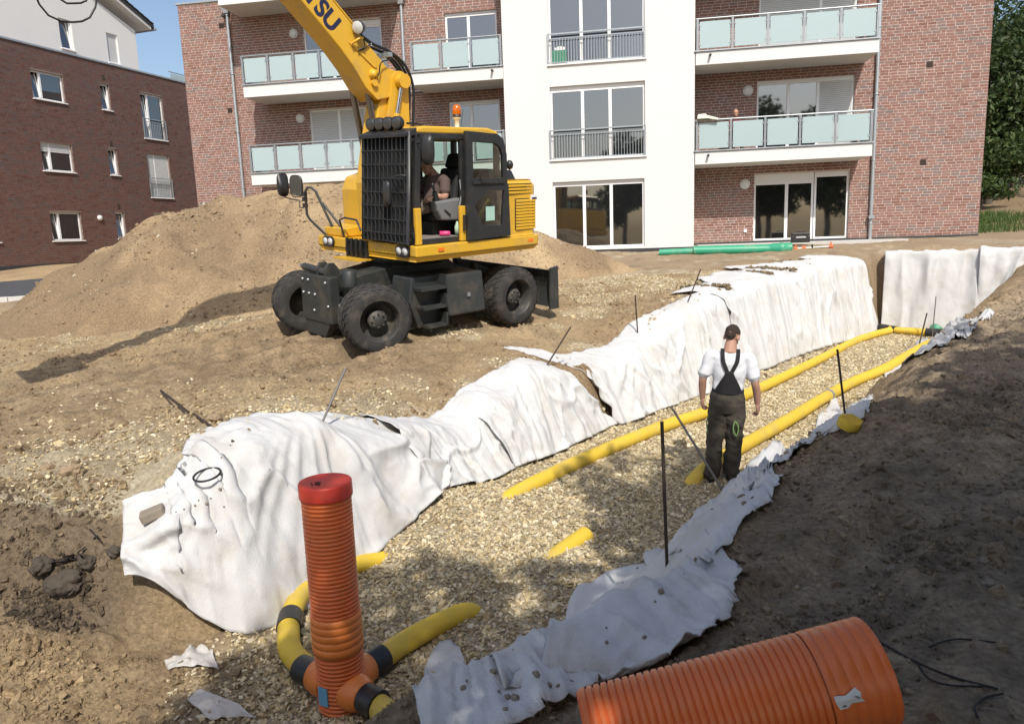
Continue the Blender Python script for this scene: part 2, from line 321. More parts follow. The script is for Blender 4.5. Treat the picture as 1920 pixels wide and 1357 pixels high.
def soil_colour(x, y, gm=None):
    n1 = fbm(x*.5, y*.5, 4, 61); n2 = fbm(x*2.1, y*2.1, 4, 62); n3 = fbm(x*7, y*7, 3, 63)
    tan = np.array((.47, .350, .20)); brown = np.array((.315, .225, .130)); dark = np.array((.13, .10, .075)); grey = np.array((.27, .215, .152)); chip = np.array((.55, .48, .34))
    k = np.clip(.5+.9*n1+.5*n2, 0, 1)[..., None]; c = brown*(1-k)+tan*k
    right = sstep(.2, 1.2, x*.75-(y-5)*.66-.4)[..., None]; g = (grey*.75+brown*.25)*(1.16+.42*n2[..., None]+.25*n1[..., None]+.3*n3[..., None]); c = c*(1-right)+g*right
    a, q = machine_uv(x, y); tr = (sstep(.3, 1.2, a)*(1-sstep(8, 10, a))*sstep(2.4, 1.2, np.abs(q)+.5*n2))[..., None]
    c = c*(1-tr*.75)+(brown*.8+grey*.2)*(.9+.35*n3[..., None])*tr*.75
    farm = sstep(17.5, 20.5, y+.3*n2)[..., None]*(x > -14)[..., None]; c = c*(1-farm)+(brown*.6+grey*.5)*farm
    dk = np.clip(np.exp(-((x+3.35)/.55)**2-((y-5.1)/.35)**2)*1.6+sstep(.32, .5, n2+.15*n3)*.5, 0, 1)[..., None]; c = c*(1-dk*.7)+dark*dk*.7
    lf = (sstep(-2.3, -3, x)*sstep(5.0, 4.6, y))[..., None]; c = c*(1-lf)+(brown*.75+tan*.35)*(1+.25*n2[..., None])*lf
    if gm is not None: g_ = (gm*np.clip(.75+.5*n3, 0, 1))[..., None]; c = c*(1-g_)+chip*g_*(.85+.3*np.clip(n2, -1, 1)[..., None])
    hill = (sstep(15.5, 16.5, x)*sstep(24, 26, y))[..., None]; c = c*(1-hill)+brown*.8*hill
    return np.clip(c*(1+.16*n3[..., None]), .02, .8)
M_SOIL = attr_mat('soil', 'col', .95, 30, .5, 1., 70)
ground = bigmesh('ground', np.c_[XX.ravel(), YY.ravel(), ZZ.ravel()], FQ, M_SOIL, None, soil_colour(XX, YY, GM).reshape(-1, 3), smooth=True)
tag(ground, 'dug up sandy building ground with the trench cut through it', None, None, 'structure')
# sand heap behind the machine
hx = np.arange(-14, 5.5, .055); hy = np.arange(12.6, 25, .07); HX, HY = np.meshgrid(hx, hy); HZ = heap_z(HX, HY); HG = ground_z(HX, HY, False)
a_, q_ = machine_uv(HX, HY)
keep = (HZ > HG-.12) & ~((np.abs(a_) < 2.0) & (np.abs(q_) < 1.35))
hi = np.arange(HX.size).reshape(HX.shape); kq = keep[:-1, :-1] & keep[:-1, 1:] & keep[1:, 1:] & keep[1:, :-1]
HF = np.stack([hi[:-1, :-1], hi[:-1, 1:], hi[1:, 1:], hi[1:, :-1]], -1)[kq]
us = np.unique(HF); rm = np.full(HX.size, -1); rm[us] = np.arange(len(us))
n1 = fbm(HX*.45, HY*.45+HZ*.3, 3, 71); n2 = fbm(HX*1.8, HY*1.8, 4, 72)
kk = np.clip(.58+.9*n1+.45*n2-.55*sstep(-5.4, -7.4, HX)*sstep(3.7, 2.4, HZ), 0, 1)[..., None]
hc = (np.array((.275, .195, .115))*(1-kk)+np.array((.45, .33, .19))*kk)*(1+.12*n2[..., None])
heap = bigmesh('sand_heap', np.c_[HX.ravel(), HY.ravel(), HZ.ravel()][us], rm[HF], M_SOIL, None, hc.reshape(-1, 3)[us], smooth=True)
tag(heap, 'long heap of excavated tan sand piled up behind the excavator', 'sand heap')

# --------------------------------------------------------------- loose pieces strewn over the ground, numpy-built
def strew(name, pos, size, flat, mats, cols, label, seed=1, normal_tilt=.5, parent=None):
    """angular chips: jittered little slabs, one mesh"""
    g = np.random.default_rng(seed); n = len(pos)
    base = np.array([(-1,-1,-1),(1,-1,-1),(1,1,-1),(-1,1,-1),(-1,-1,1),(1,-1,1),(1,1,1),(-1,1,1)], float)
    q = base[None]*g.uniform(.55, 1.0, (n, 8, 3)); q = q*np.stack([size*g.uniform(.7, 1.25, n), size*g.uniform(.45, .95, n), size*flat*g.uniform(.6, 1.3, n)], -1)[:, None]
    yaw = g.uniform(0, 6.283, n); tx = g.normal(0, normal_tilt, n); ty = g.normal(0, normal_tilt, n)
    c, s = np.cos(tx), np.sin(tx); Y = q[..., 1]*c[:, None]-q[..., 2]*s[:, None]; Z = q[..., 1]*s[:, None]+q[..., 2]*c[:, None]; X = q[..., 0]
    c, s = np.cos(ty), np.sin(ty); X, Z = X*c[:, None]+Z*s[:, None], -X*s[:, None]+Z*c[:, None]
    c, s = np.cos(yaw), np.sin(yaw); X, Y = X*c[:, None]-Y*s[:, None], X*s[:, None]+Y*c[:, None]
    V = np.stack([X, Y, Z], -1)+pos[:, None]
    Fc = (BOXF[None]+(np.arange(n)*8)[:, None, None]).reshape(-1, 4)
    o = bigmesh(name, V.reshape(-1, 3), Fc, mats, parent, np.repeat(cols, 8, 0))
    return tag(o, label, None, None, 'stuff')
M_CHIP = attr_mat('limestone_chip', 'col', .9, 45, .3, .25, 80)
def scatter(n, x0, x1, y0, y1, f, seed):
    g = np.random.default_rng(seed); x = g.uniform(x0, x1, n); y = g.uniform(y0, y1, n); k = g.uniform(0, 1, n) < f(x, y); return x[k], y[k]
def chip_cols(n, seed):
    g = np.random.default_rng(seed); b = np.array([(.64,.54,.35),(.55,.44,.25),(.48,.40,.26),(.68,.60,.43),(.40,.31,.17)])[g.integers(0, 5, n)]; return b*g.uniform(.75, 1.12, (n, 1))
def in_floor(x, y): return gravel_mask(x, y)*(trench_u(x, y)[1] < .12)
gx1, gy1 = scatter(80000, -2.8, 3.8, 3.3, 9.6, in_floor, 1)
gx2, gy2 = scatter(64000, .2, 7, 8.8, 14, in_floor, 2)
gx3, gy3 = scatter(30000, 3, 12, 13.5, 20.4, in_floor, 3)
gx = np.r_[gx1, gx2, gx3]; gy = np.r_[gy1, gy2, gy3]; gz = ground_z(gx, gy)+npr.uniform(-.004, .016, len(gx))
sz = np.r_[npr.gamma(4, .0030, len(gx1))+.004, npr.gamma(4, .0033, len(gx2))+.004, npr.gamma(4, .0040, len(gx3))+.005]
strew('gravel', np.c_[gx, gy, gz], sz, .32, M_CHIP, chip_cols(len(gx), 4), 'pale limestone chippings covering the floor of the trench', 5)
px, py = scatter(110000, -8.5, 5, 4.6, 17.5, lambda x, y: gravel_mask(x, y)*(trench_u(x, y)[1] > .25)*((trench_u(x, y)[1] > .95) | (y > 6.2) | (x < -3.05)), 6)
pz = ground_z(px, py)+npr.uniform(-.004, .012, len(px))
strew('loose_gravel', np.c_[px, py, pz], npr.gamma(4, .0028, len(px))+.004, .35, M_CHIP, chip_cols(len(px), 7), 'pale limestone chippings scattered over the sand beside the trench', 8)
# clods and crumbs of soil
def soil_ok(x, y): return (trench_u(x, y)[0] > .25)*1.0
cx, cy = scatter(95000, -9, 9.5, 1.6, 17, lambda x, y: soil_ok(x, y)*np.clip(.40+1.3*fbm(x*.9, y*.9, 3, 81), .08, 1), 9)
lx, ly = scatter(5000, -4.6, -1.6, 3.0, 4.9, lambda x, y: np.ones(len(x)), 10); cx = np.r_[cx, lx]; cy = np.r_[cy, ly]
a_, q_ = machine_uv(cx, cy); k_ = ~((np.abs(a_) < 1.9) & (np.abs(q_) < 1.3)); cx, cy = cx[k_], cy[k_]
k_ = ~((cx > -3.05) & (cx < -2.2) & (cy > 4.75) & (cy < 5.9)); cx, cy = cx[k_], cy[k_]
cz = ground_z(cx, cy); cs = np.minimum(npr.gamma(1.15, .0068, len(cx))+.0035, .055)*np.where(cy < 5.2, .75, 1)
bx_, by_ = scatter(42000, -.6, 5.5, 1.2, 7.5, lambda x, y: (trench_u(x, y)[0] > .5)*(x*.75-(y-5)*.66 > .4)*np.clip(.35+1.5*fbm(x*1.4, y*1.4, 3, 84), .05, 1), 15); bs_ = np.minimum(npr.gamma(1.2, .0052, len(bx_))+.0028, .04)
strew('bank_crumbs', np.c_[bx_, by_, ground_z(bx_, by_)+bs_*.15], bs_, .7, M_SOIL, soil_colour(bx_, by_)*npr.uniform(.7, 1.35, (len(bx_), 1)), 'crumbs and clods of soil on the shaded right bank', 16, .8)
ex_, ey_ = scatter(16000, -5.2, -2.1, 4.0, 5.7, lambda x, y: np.clip(.45+1.3*fbm(x*1.6, y*1.6, 3, 86), .06, 1)*((x < -3.02) | (y < 4.75)), 17); es_ = np.minimum(npr.gamma(1.2, .0062, len(ex_))+.003, .045)
strew('cut_crumbs', np.c_[ex_, ey_, ground_z(ex_, ey_)+es_*.15], es_, .75, M_SOIL, soil_colour(ex_, ey_)*npr.uniform(.7, 1.3, (len(ex_), 1)), 'crumbs of sand and soil on the cut face at the near left', 18, .8)
kx_ = np.r_[npr.normal(-3.40, .11, 700), npr.normal(-3.20, .07, 300)]; ky_ = np.r_[npr.normal(4.93, .055, 700), npr.normal(5.04, .04, 300)]; ks_ = np.minimum(npr.gamma(1.3, .0055, len(kx_))+.003, .03)
strew('peat_crumbs', np.c_[kx_, ky_, ground_z(kx_, ky_)+ks_*.2], ks_, .8, M_SOIL, np.tile((.12, .092, .065), (len(kx_), 1))*npr.uniform(.5, 1.5, (len(kx_), 1)), 'dark crumbly peaty soil broken along the left cut edge', 19, .9)
strew('soil_crumbs', np.c_[cx, cy, cz+cs*.15], cs, .75, M_SOIL, soil_colour(cx, cy)*npr.uniform(.75, 1.2, (len(cx), 1)), 'clods and crumbs of loose soil lying on the sand', 11, .8)
mx_, my_ = scatter(22000, -11, 3.5, 13, 18.8, lambda x, y: (heap_z(x, y) > ground_z(x, y, False)+.1)*np.clip(.4+fbm(x, y, 3, 83), .1, 1), 12)
a_, q_ = machine_uv(mx_, my_); k_ = ~((np.abs(a_) < 2.0) & (np.abs(q_) < 1.35)); mx_, my_ = mx_[k_], my_[k_]
cs = np.minimum(npr.gamma(1.3, .0085, len(mx_))+.005, .075)
wh = npr.uniform(0, 1, len(mx_)) < .16
mc = np.where(wh[:, None], np.array((.6, .54, .42)), np.array((.33, .245, .155))*npr.uniform(.7, 1.15, (len(mx_), 1)))
strew('heap_crumbs', np.c_[mx_, my_, heap_z(mx_, my_)+cs*.1], np.where(wh, cs*.6, cs), .7, M_SOIL, mc, 'crumbs and pale stones sticking in the sand heap', 13, .8)
# ================================================================= BUILDINGS
BR_RAMP = [(0, (.19, .094, .075)), (.25, (.235, .128, .103)), (.5, (.265, .145, .118)), (.75, (.225, .152, .134)), (1, (.185, .147, .138))]
M_BRICKS = attr_mat('brick_clay', 'tint', .85, 14, .25, .25, 60, ramp=BR_RAMP)
M_BRICK1 = attr_mat('brick_clay_single', 'tint', .85, 14, .25, .25, 60, ramp=BR_RAMP, rand=True)
BR2 = [(p, tuple(np.array(c)*(.56, .54, .54))) for p, c in BR_RAMP]
M_BRICKS2 = attr_mat('dark_brick_clay', 'tint', .85, 14, .25, .25, 60, ramp=BR2)
M_MORTAR = mat('mortar', (.61, .525, .465), .95, .12, 3, .2, 60)
M_MORTAR2 = mat('brown_mortar', (.215, .165, .14), .95, .12, 3, .2, 60)
M_REND = mat('white_render', (.66, .66, .645), .9, .03, 1.2, .12, 180, dirt=(.66, .64, .60, .25), dscale=.6)
M_SOFF = mat('balcony_soffit', (.66, .65, .62), .9, .05, 1.5)
M_PVC = mat('white_pvc', (.80, .80, .80), .35, .02, 3)
M_GREYPVC = mat('grey_shutter', (.56, .57, .56), .5, .04, 5)
M_ZINC = mat('zinc', (.42, .45, .47), .42, .1, 6, metal=.55)
M_STEEL = mat('galvanised_steel', (.38, .41, .43), .4, .1, 12, metal=.6)
M_FROST = mat('frosted_glass', (.37, .465, .475), .22, .04, .8, spec=.6)
M_GLASS = mat('window_glass', (.012, .013, .014), .03, .3, .7, spec=.9, ior=2.1)
M_DARK = mat('dark_void', (.012, .012, .012), .7, .2, 5)
M_VENT = mat('vent_brown', (.05, .03, .022), .7, .2, 20)
M_LAMPG = mat('opal_lamp_glass', (.70, .71, .69), .3, .03, 4)
M_BITU = mat('bitumen_base', (.035, .035, .038), .7, .2, 8)
M_PATIO = mat('concrete_patio', (.50, .49, .46), .9, .08, 4, .2, 60, dirt=(.35, .30, .24, .5), dscale=2)

def wall_face(mb, s0, s1, z0, z1, o, holes, rev):
    """flat wall front at depth o with rectangular holes and their reveals going rev deeper"""
    S_ = sorted({s0, s1, *[h[0] for h in holes], *[h[1] for h in holes]}); Z_ = sorted({z0, z1, *[h[2] for h in holes], *[h[3] for h in holes]})
    S_ = [s for s in S_ if s0 <= s <= s1]; Z_ = [z for z in Z_ if z0 <= z <= z1]
    for a, b in zip(S_, S_[1:]):
        for c, d in zip(Z_, Z_[1:]):
            if any(h[0] <= (a+b)/2 <= h[1] and h[2] <= (c+d)/2 <= h[3] for h in holes): continue
            mb.add([(a, o, c), (b, o, c), (b, o, d), (a, o, d)], [(0, 1, 2, 3)])
    for a, b, c, d in holes:
        if b <= s0 or a >= s1: continue
        q = o+rev
        mb.add([(a,o,c),(b,o,c),(b,o,d),(a,o,d),(a,q,c),(b,q,c),(b,q,d),(a,q,d)], [(0,3,7,4),(1,5,6,2),(0,4,5,1),(3,2,6,7)])
def brick_rows(s0, s1, z0, z1, holes, L=.25, H=.0833, seed=3):
    """running-bond brick rectangles (s0,s1,z0,z1), cut at the openings"""
    g = random.Random(seed); out = []; J = .0130; k = 0; z = z0
    while z < z1-.02:
        zt = min(z+H-J, z1); s = s0 - (k % 2)*L/2 - (.06 if k % 3 == 2 else 0)
        while s < s1:
            ln = L if g.random() > .06 else L/2
            a, b = max(s, s0), min(s+ln-J, s1); s += ln
            segs = [(a, b)]
            for h in holes:
                if h[2] < zt and h[3] > z:
                    ns = []
                    for p, q in segs:
                        if h[1] <= p or h[0] >= q: ns.append((p, q)); continue
                        if h[0] > p: ns.append((p, h[0]))
                        if h[1] < q: ns.append((h[1], q))
                    segs = ns
            out += [(p, q, z, zt) for p, q in segs if q-p > .025]
        z += H; k += 1
    return out
def brick_mesh(name, rects, o, mat_, parent, seed=4, proud=.005):
    g = np.random.default_rng(seed); r = np.array(rects); n = len(r); pr = o-proud+g.uniform(-.0025, .0025, n); bk = np.full(n, o+.03)
    V = np.stack([np.stack([r[:, i], y, r[:, j]], -1) for (i, y, j) in ((0,pr,2),(1,pr,2),(1,bk,2),(0,bk,2),(0,pr,3),(1,pr,3),(1,bk,3),(0,bk,3))], 1)
    Fb = np.array([(0,3,2,1),(4,5,6,7),(0,1,5,4),(1,2,6,5),(3,0,4,7)])
    Fc = (Fb[None]+(np.arange(n)*8)[:, None, None]).reshape(-1, 4)
    tint = np.clip(g.beta(2, 2, n)+.16*np.array([vnoise(np.array([x*.6]), np.array([z*1.1]), 9)[0]-.5 for x, z in r[:, [0, 2]]]), 0, 1)
    ob = bigmesh(name, V.reshape(-1, 3), Fc, mat_, parent, None, 'tint', False, np.repeat(tint, 8)); ob['kind'] = 'stuff'; return ob
def window(parent, s0, s1, z0, z1, o, mull=(), sill=True, shut=0., box=0., tilt=None, open_=None, shut_cols=None, frame=.065, glass=None, name='window'):
    """window set at depth o: outer frame (part) with panes, shutter slats and sill below it in the tree"""
    f = MB(); D = .07; zs = z1-box
    f.box(s0, s1, o, o+D, zs-frame, zs); f.box(s0, s1, o, o+D, z0, z0+frame)
    f.box(s0, s0+frame, o, o+D, z0+frame, zs-frame); f.box(s1-frame, s1, o, o+D, z0+frame, zs-frame)
    cols = [s0+frame]+[m for m in mull for _ in (0, 1)]+[s1-frame]
    for m in mull: f.box(m-frame*.75, m+frame*.75, o-.004, o+D, z0+frame, zs-frame)
    if box: f.box(s0, s1, o-.012, o+D, zs+.002, z1)
    fr = f.build(name, M_PVC, parent, .006, 1)
    ed = [s0+frame]+list(mull)+[s1-frame]
    for i, (a, b) in enumerate(zip(ed, ed[1:])):
        a2 = a+(frame*.75 if i else 0); b2 = b-(frame*.75 if i < len(ed)-2 else 0); g = MB()
        if tilt is not None and i == tilt:
            t = .16; c = [(a2, o+.02, z0+frame), (b2, o+.02, z0+frame), (b2, o+.05, z0+frame), (a2, o+.05, z0+frame), (a2, o+.02+t, zs-frame), (b2, o+.02+t, zs-frame), (b2, o+.05+t, zs-frame), (a2, o+.05+t, zs-frame)]
            g.hexa(c); p = g.build('pane', M_GLASS, fr)
            s = MB(); w_ = .05
            for (x0, x1) in ((a2, a2+w_), (b2-w_, b2)):
                s.hexa([(x0,o-.01,z0+frame),(x1,o-.01,z0+frame),(x1,o+.02,z0+frame),(x0,o+.02,z0+frame),(x0,o-.01+t,zs-frame),(x1,o-.01+t,zs-frame),(x1,o+.02+t,zs-frame),(x0,o+.02+t,zs-frame)])
            s.build('sash', M_PVC, fr)
        else:
            g.box(a2, b2, o+.025, o+.05, z0+frame, zs-frame); g.build('pane', glass or M_GLASS, fr)
        if shut and (shut_cols is None or i in shut_cols):
            zb = zs-frame-(zs-z0-2*frame)*shut; n = max(2, int((zs-frame-zb)/.055)); m = MB(); hh = (zs-frame-zb)/n
            for k in range(n): m.box(a2-.01, b2+.01, o-.006, o+.018, zb+k*hh, zb+(k+.86)*hh)
            m.build('shutter', M_GREYPVC, fr)
    if sill: MB().box(s0-.05, s1+.05, o-.16, o+.02, z0-.045, z0-.004).build('sill', M_PVC, fr, .006, 1)
    return fr
def juliet(parent, s0, s1, z0, z1, o, n, name='railing'):
    m = MB(); m.box(s0, s1, o-.045, o-.005, z1-.04, z1); m.box(s0, s1, o-.035, o-.012, z0, z0+.025); m.box(s0, s1, o-.035, o-.012, z1-.16, z1-.14)
    r = m.build(name, M_STEEL, parent)
    for k in range(n):
        s = s0+(s1-s0)*(k+.5)/n; MB().box(s-.007, s+.007, o-.032, o-.016, z0+.025, z1-.16).build('bar', M_STEEL, r)
    for s in (s0+.02, s1-.02): MB().box(s-.02, s+.02, o-.04, o-.008, z0-.03, z1-.04).build('post', M_STEEL, r)
    return r
def balcony(parent, s0, s1, zt, nb, depth=1.4, spout=None, thick=.37, rail=.90):
    """slab with frosted glass balustrade; front at o=0, back at the brick wall"""
    b = MB(); b.box(s0, s1, .0, depth-.012, zt-thick, zt).build
    sl_ = b.build('balcony', M_REND, parent, .01, 1)
    MB().box(s0-.04, s1+.03, -.045, depth-.02, zt+.003, zt+.035).build('edge_profile', M_ZINC, sl_)
    MB().box(s0+.03, s1-.03, .03, depth-.03, zt-thick-.006, zt-thick-.002).build('soffit', M_SOFF, sl_)
    w_ = (s1-s0-.10)/nb; zg0 = zt+.085; zg1 = zt+rail-.075
    for i in range(nb+1):
        s = s0+.05+i*w_; p = MB()
        for dx in ((-.028, -.004), (.004, .028)): p.box(s+dx[0], s+dx[1], -.03, .02, zt+.035, zt+rail-.02)
        p.build('post', M_STEEL, sl_)
    for i in range(nb):
        s = s0+.05+i*w_; MB().box(s+.06, s+w_-.06, -.012, .0, zg0, zg1).build('glass_panel', M_FROST, sl_, .004, 1)
        for ss in (s+.045, s+w_-.09):
            for z in (zg0+.1, zg1-.12): MB().box(ss, ss+.045, -.022, .012, z, z+.05).build('clamp', M_STEEL, sl_)
    MB().tube([(s0+.01, -.005, zt+rail), (s1-.01, -.005, zt+rail)], .024, 10).build('handrail', M_STEEL, sl_)
    for s, side in ((s0+.02, 1), (s1-.02, 1)):
        if s in (s1-.02,) and abs(s1-.06) < .2: continue
        MB().box(s-.006, s+.006, .06, depth-.1, zg0, zg1).build('side_panel', M_FROST, sl_)
        MB().tube([(s, .0, zt+rail), (s, depth-.03, zt+rail)], .022, 8).build('side_rail', M_STEEL, sl_)
    if spout is not None: MB().tube([(spout, .02, zt-.10), (spout, -.16, zt-.125)], .034, 10).build('drain_spout', M_BITU, sl_)
    return sl_
# ---------------------------------------------------------------- the apartment building facing the trench
MF = Matrix(((FH.x, FI.x, 0, FP0.x), (FH.y, FI.y, 0, FP0.y), (0, 0, 1, 0), (0, 0, 0, 1)))
apt = empty('apartment_building', MF, 'red brick apartment building with white rendered bay and frosted glass balconies', 'building')
WO = 1.4                                                                   # depth of the brick face behind the white bay
ZB, ZT = 2.36, 11.0
holes = [(-7.0, -4.24, 7.93, 10.0), (-7.0, -4.24, 5.16, 7.27), (-2.08, -.36, 7.95, 9.97), (-2.08, -.36, 5.16, 7.22), (-7.0, -4.24, 2.36, 4.45),
         (7.70, 10.53, 5.10, 7.22), (7.67, 10.49, 2.36, 4.43), (7.72, 10.53, 7.90, 10.0)]
m = MB(); wall_face(m, -11.5, .3, ZB-.6, ZT, WO, holes, .2); wall_face(m, 5.5, 14.2, ZB-.6, ZT, WO, holes, .2)
m.add([(-11.5,WO,ZB-.6),(-11.5,12,ZB-.6),(-11.5,12,ZT),(-11.5,WO,ZT)], [(0,3,2,1)]); m.add([(14.2,WO,ZB-.6),(14.2,12,ZB-.6),(14.2,12,ZT),(14.2,WO,ZT)], [(0,1,2,3)])
m.add([(-11.5,WO,ZT),(14.2,WO,ZT),(14.2,12,ZT),(-11.5,12,ZT)], [(0,1,2,3)]); m.add([(-11.5,12,ZB-.6),(14.2,12,ZB-.6),(14.2,12,ZT),(-11.5,12,ZT)], [(0,3,2,1)])
bw = m.build('brick_wall', M_MORTAR, apt)
rects = brick_rows(-11.5, .05, ZB+.03, ZT-.02, holes)+brick_rows(5.72, 14.2, ZB+.03, ZT-.02, holes)
single = [r for r in rects if r[0] >= 11.28 and r[2] < 4.7 and r[1]-r[0] > .2][:298]
ss_ = set(single); brick_mesh('brickwork', [r for r in rects if r not in ss_], WO, M_BRICKS, bw)
bm_ = MB().box(0, .2370, -.005, .03, 0, .0703).mesh('brick'); first = None
for r in single:
    o = put('brick', bm_ if abs(r[1]-r[0]-.2370) < .002 else MB().box(0, r[1]-r[0], -.005, .03, 0, r[3]-r[2]).mesh('brick'), M_BRICK1, bw); o.location = (r[0], WO+rnd.uniform(-.002, .002), r[2])
# brickwork of the right-hand side wall is out of sight; its coping
MB().box(-11.56, .0, WO-.05, WO+.35, ZT+.004, ZT+.07).build('parapet_coping', M_ZINC, apt)
MB().box(5.8, 14.26, WO-.05, WO+.35, ZT+.004, ZT+.07).build('parapet_coping', M_ZINC, apt)
MB().box(5.77, 14.21, WO-.02, WO+.1, ZB-.45, ZB+.02).build('plinth', M_BITU, apt)
MB().box(-11.51, .03, WO-.02, WO+.1, ZB-.45, ZB+.02).build('plinth', M_BITU, apt)
# white bay
wh = [(1.46, 4.31, 5.07, 7.22), (1.46, 4.31, 7.86, 9.98), (1.48, 4.28, 2.36, 4.40)]
m = MB(); wall_face(m, .05, 5.75, ZB-.06, 13, 0, wh, .2)
for s in (.05, 5.75): m.add([(s,0,ZB-.06),(s,WO+.2,ZB-.06),(s,WO+.2,13),(s,0,13)], [(0,3,2,1)] if s < 1 else [(0,1,2,3)])
bay = m.build('white_bay', M_REND, apt)
MB().box(.06, 5.74, .015, .1, ZB-.45, ZB-.063).build('plinth', M_BITU, apt)
mullw = (2.42, 3.25)
window(apt, 1.46, 4.31, 5.07, 7.22, .10, (2.44, 3.27), True, box=.10); window(apt, 1.46, 4.31, 7.86, 9.98, .10, (2.44, 3.27), True, box=.10)
window(apt, 1.48, 4.28, 2.36, 4.40, .10, (2.44, 3.27), False, box=.08)
juliet(apt, 1.42, 4.33, 5.10, 5.95, -.01, 34); juliet(apt, 1.42, 4.33, 7.89, 8.73, -.01, 34)
cr_ = MB(MF).box(1.56, 2.0, .02, .085, 7.93, 8.26).build('green_crate', mat('green_crate', (.05, .24, .14), .6)); tag(cr_, 'green crate standing behind the railing of the upper french window', 'crate')
tag(MB(MF).add([(1.80+.17*math.cos(t)*(1+.15*math.sin(5*t)), .03+y, 8.30+.07*math.sin(t)) for y in (0, .05) for t in np.linspace(0, 6.1, 12)], [tuple(range(11, -1, -1)), tuple(range(12, 24))]+[(i, (i+1) % 12, (i+1) % 12+12, i+12) for i in range(12)]).build('white_bag', M_PVC), 'white bag on the green crate behind the upper railing', 'bag')
# doors and windows behind the balconies
window(apt, -7.0, -4.24, 7.95, 10.0, WO+.08, (-6.0, -5.1), False, box=.16)
window(apt, -7.0, -4.24, 5.18, 7.27, WO+.08, (-5.95, -5.0), False, shut=1.)
window(apt, -7.0, -4.24, 2.38, 4.45, WO+.08, (-5.95, -5.0), False)
window(apt, -2.08, -.36, 7.97, 9.97, WO+.08, (-1.31,), False, box=.07); window(apt, -2.08, -.36, 5.18, 7.22, WO+.08, (-1.33,), False, box=.07)
window(apt, 7.70, 10.53, 5.12, 7.22, WO+.08, (8.64, 9.50), False, box=.06, shut=1., shut_cols=(2,))
window(apt, 7.67, 9.46, 2.38, 4.43, WO+.08, (8.66,), False, box=.26, name='window'); window(apt, 9.48, 10.49, 2.38, 4.43, WO+.08, (), False, box=.09)
window(apt, 7.72, 10.53, 7.92, 10.0, WO+.08, (9.50,), False, shut=1.)
# balconies
balcony(apt, -8.58, -4.05, 7.92, 5); balcony(apt, -8.58, -4.05, 5.13, 5); balcony(apt, -2.88, .04, 7.92, 3, spout=-.28); balcony(apt, -2.88, .04, 5.13, 3)
balcony(apt, 5.77, 10.77, 7.90, 5, spout=6.18); balcony(apt, 5.77, 10.72, 5.08, 5, spout=6.15)
balcony(apt, -9.18, -3.55, 10.80, 6, thick=.38)
balcony(apt, 5.77, 10.77, 10.75, 5, thick=.36)
# drain pipes, lamps, air bricks
def downpipe(s, z0, z1, hop=None, branch=None, o=WO-.09, r=.052):
    m = MB(); m.tube([(s, o, z0), (s, o, z1)], r, 12); p = m.build('downpipe', M_ZINC, apt)
    for z in np.arange(z0+.6, z1, 1.9): MB().lathe([(r+.002, -.02), (r+.012, -.02), (r+.012, .02), (r+.002, .02)], 12, (s, o, z)).build('pipe_clip', M_STEEL, p)
    if hop:
        MB().hexa([(s-.08,o-.09,hop-.26),(s+.08,o-.09,hop-.26),(s+.08,o+.075,hop-.26),(s-.08,o+.075,hop-.26),(s-.17,o-.14,hop),(s+.17,o-.14,hop),(s+.17,o+.075,hop),(s-.17,o+.075,hop)]).build('hopper', M_ZINC, p)
    if branch:
        for sg in (-1, 1): MB().tube([(s, o, branch-.25), (s+sg*.06, o, branch-.08), (s+sg*.14, o, branch), (s+sg*(.2 if sg < 0 else .62), o, branch+.01)], .032, 8).build('branch_pipe', M_ZINC, p)
downpipe(-9.64, 2.3, 10.6, 10.82); downpipe(-3.49, 2.3, 10.4, 10.6, 7.62); downpipe(11.12, 2.2, 10.8, None)
MB().box(11.04, 11.2, WO-.20, WO-.035, 2.95, 3.05).build('pipe_clip', M_STEEL, apt)
for s, z in ((-7.32, 9.76), (-7.32, 7.02), (7.43, 6.95), (7.39, 4.16)):
    l = MB().lathe([(.155, 0), (.155, .03), (.14, .045)], 24, (s, WO-.012, z), (0, -1, 0), caps=True).build('wall_lamp', M_PVC, apt)
    MB().lathe([(.135, .045), (.125, .075), (.08, .10), (.03, .108), (.001, .11)], 24, (s, WO-.012, z), (0, -1, 0)).build('lamp_glass', M_LAMPG, l)
for s, z in ((-9.93, 10.22), (-9.91, 7.45), (12.58, 7.37), (12.55, 4.57)):
    v = MB().box(s-.085, s+.085, WO-.016, WO+.02, z-.08, z+.08).build('air_vent', M_VENT, apt)
    for k in range(5): MB().box(s-.07, s+.07, WO-.024, WO-.014, z-.066+k*.028, z-.052+k*.028).build('louvre', M_VENT, v)
MB().box(7.37, 7.47, WO-.05, WO-.008, 2.66, 2.76).build('socket', M_PVC, apt, .01)
MB().box(-9.78, -9.66, WO-.25, WO-.01, 10.44, 10.5).build('bracket', M_BITU, apt)
pat = MB(); pat.prism([(5.9, .25), (11.9, .25), (11.2, WO-.03), (5.9, WO-.03)], 'z', 2.12, 2.325)
tag(pat.build('patio', M_PATIO, None, .01), 'grey concrete patio slab in front of the ground floor doors', None, None, 'structure').matrix_world = MF
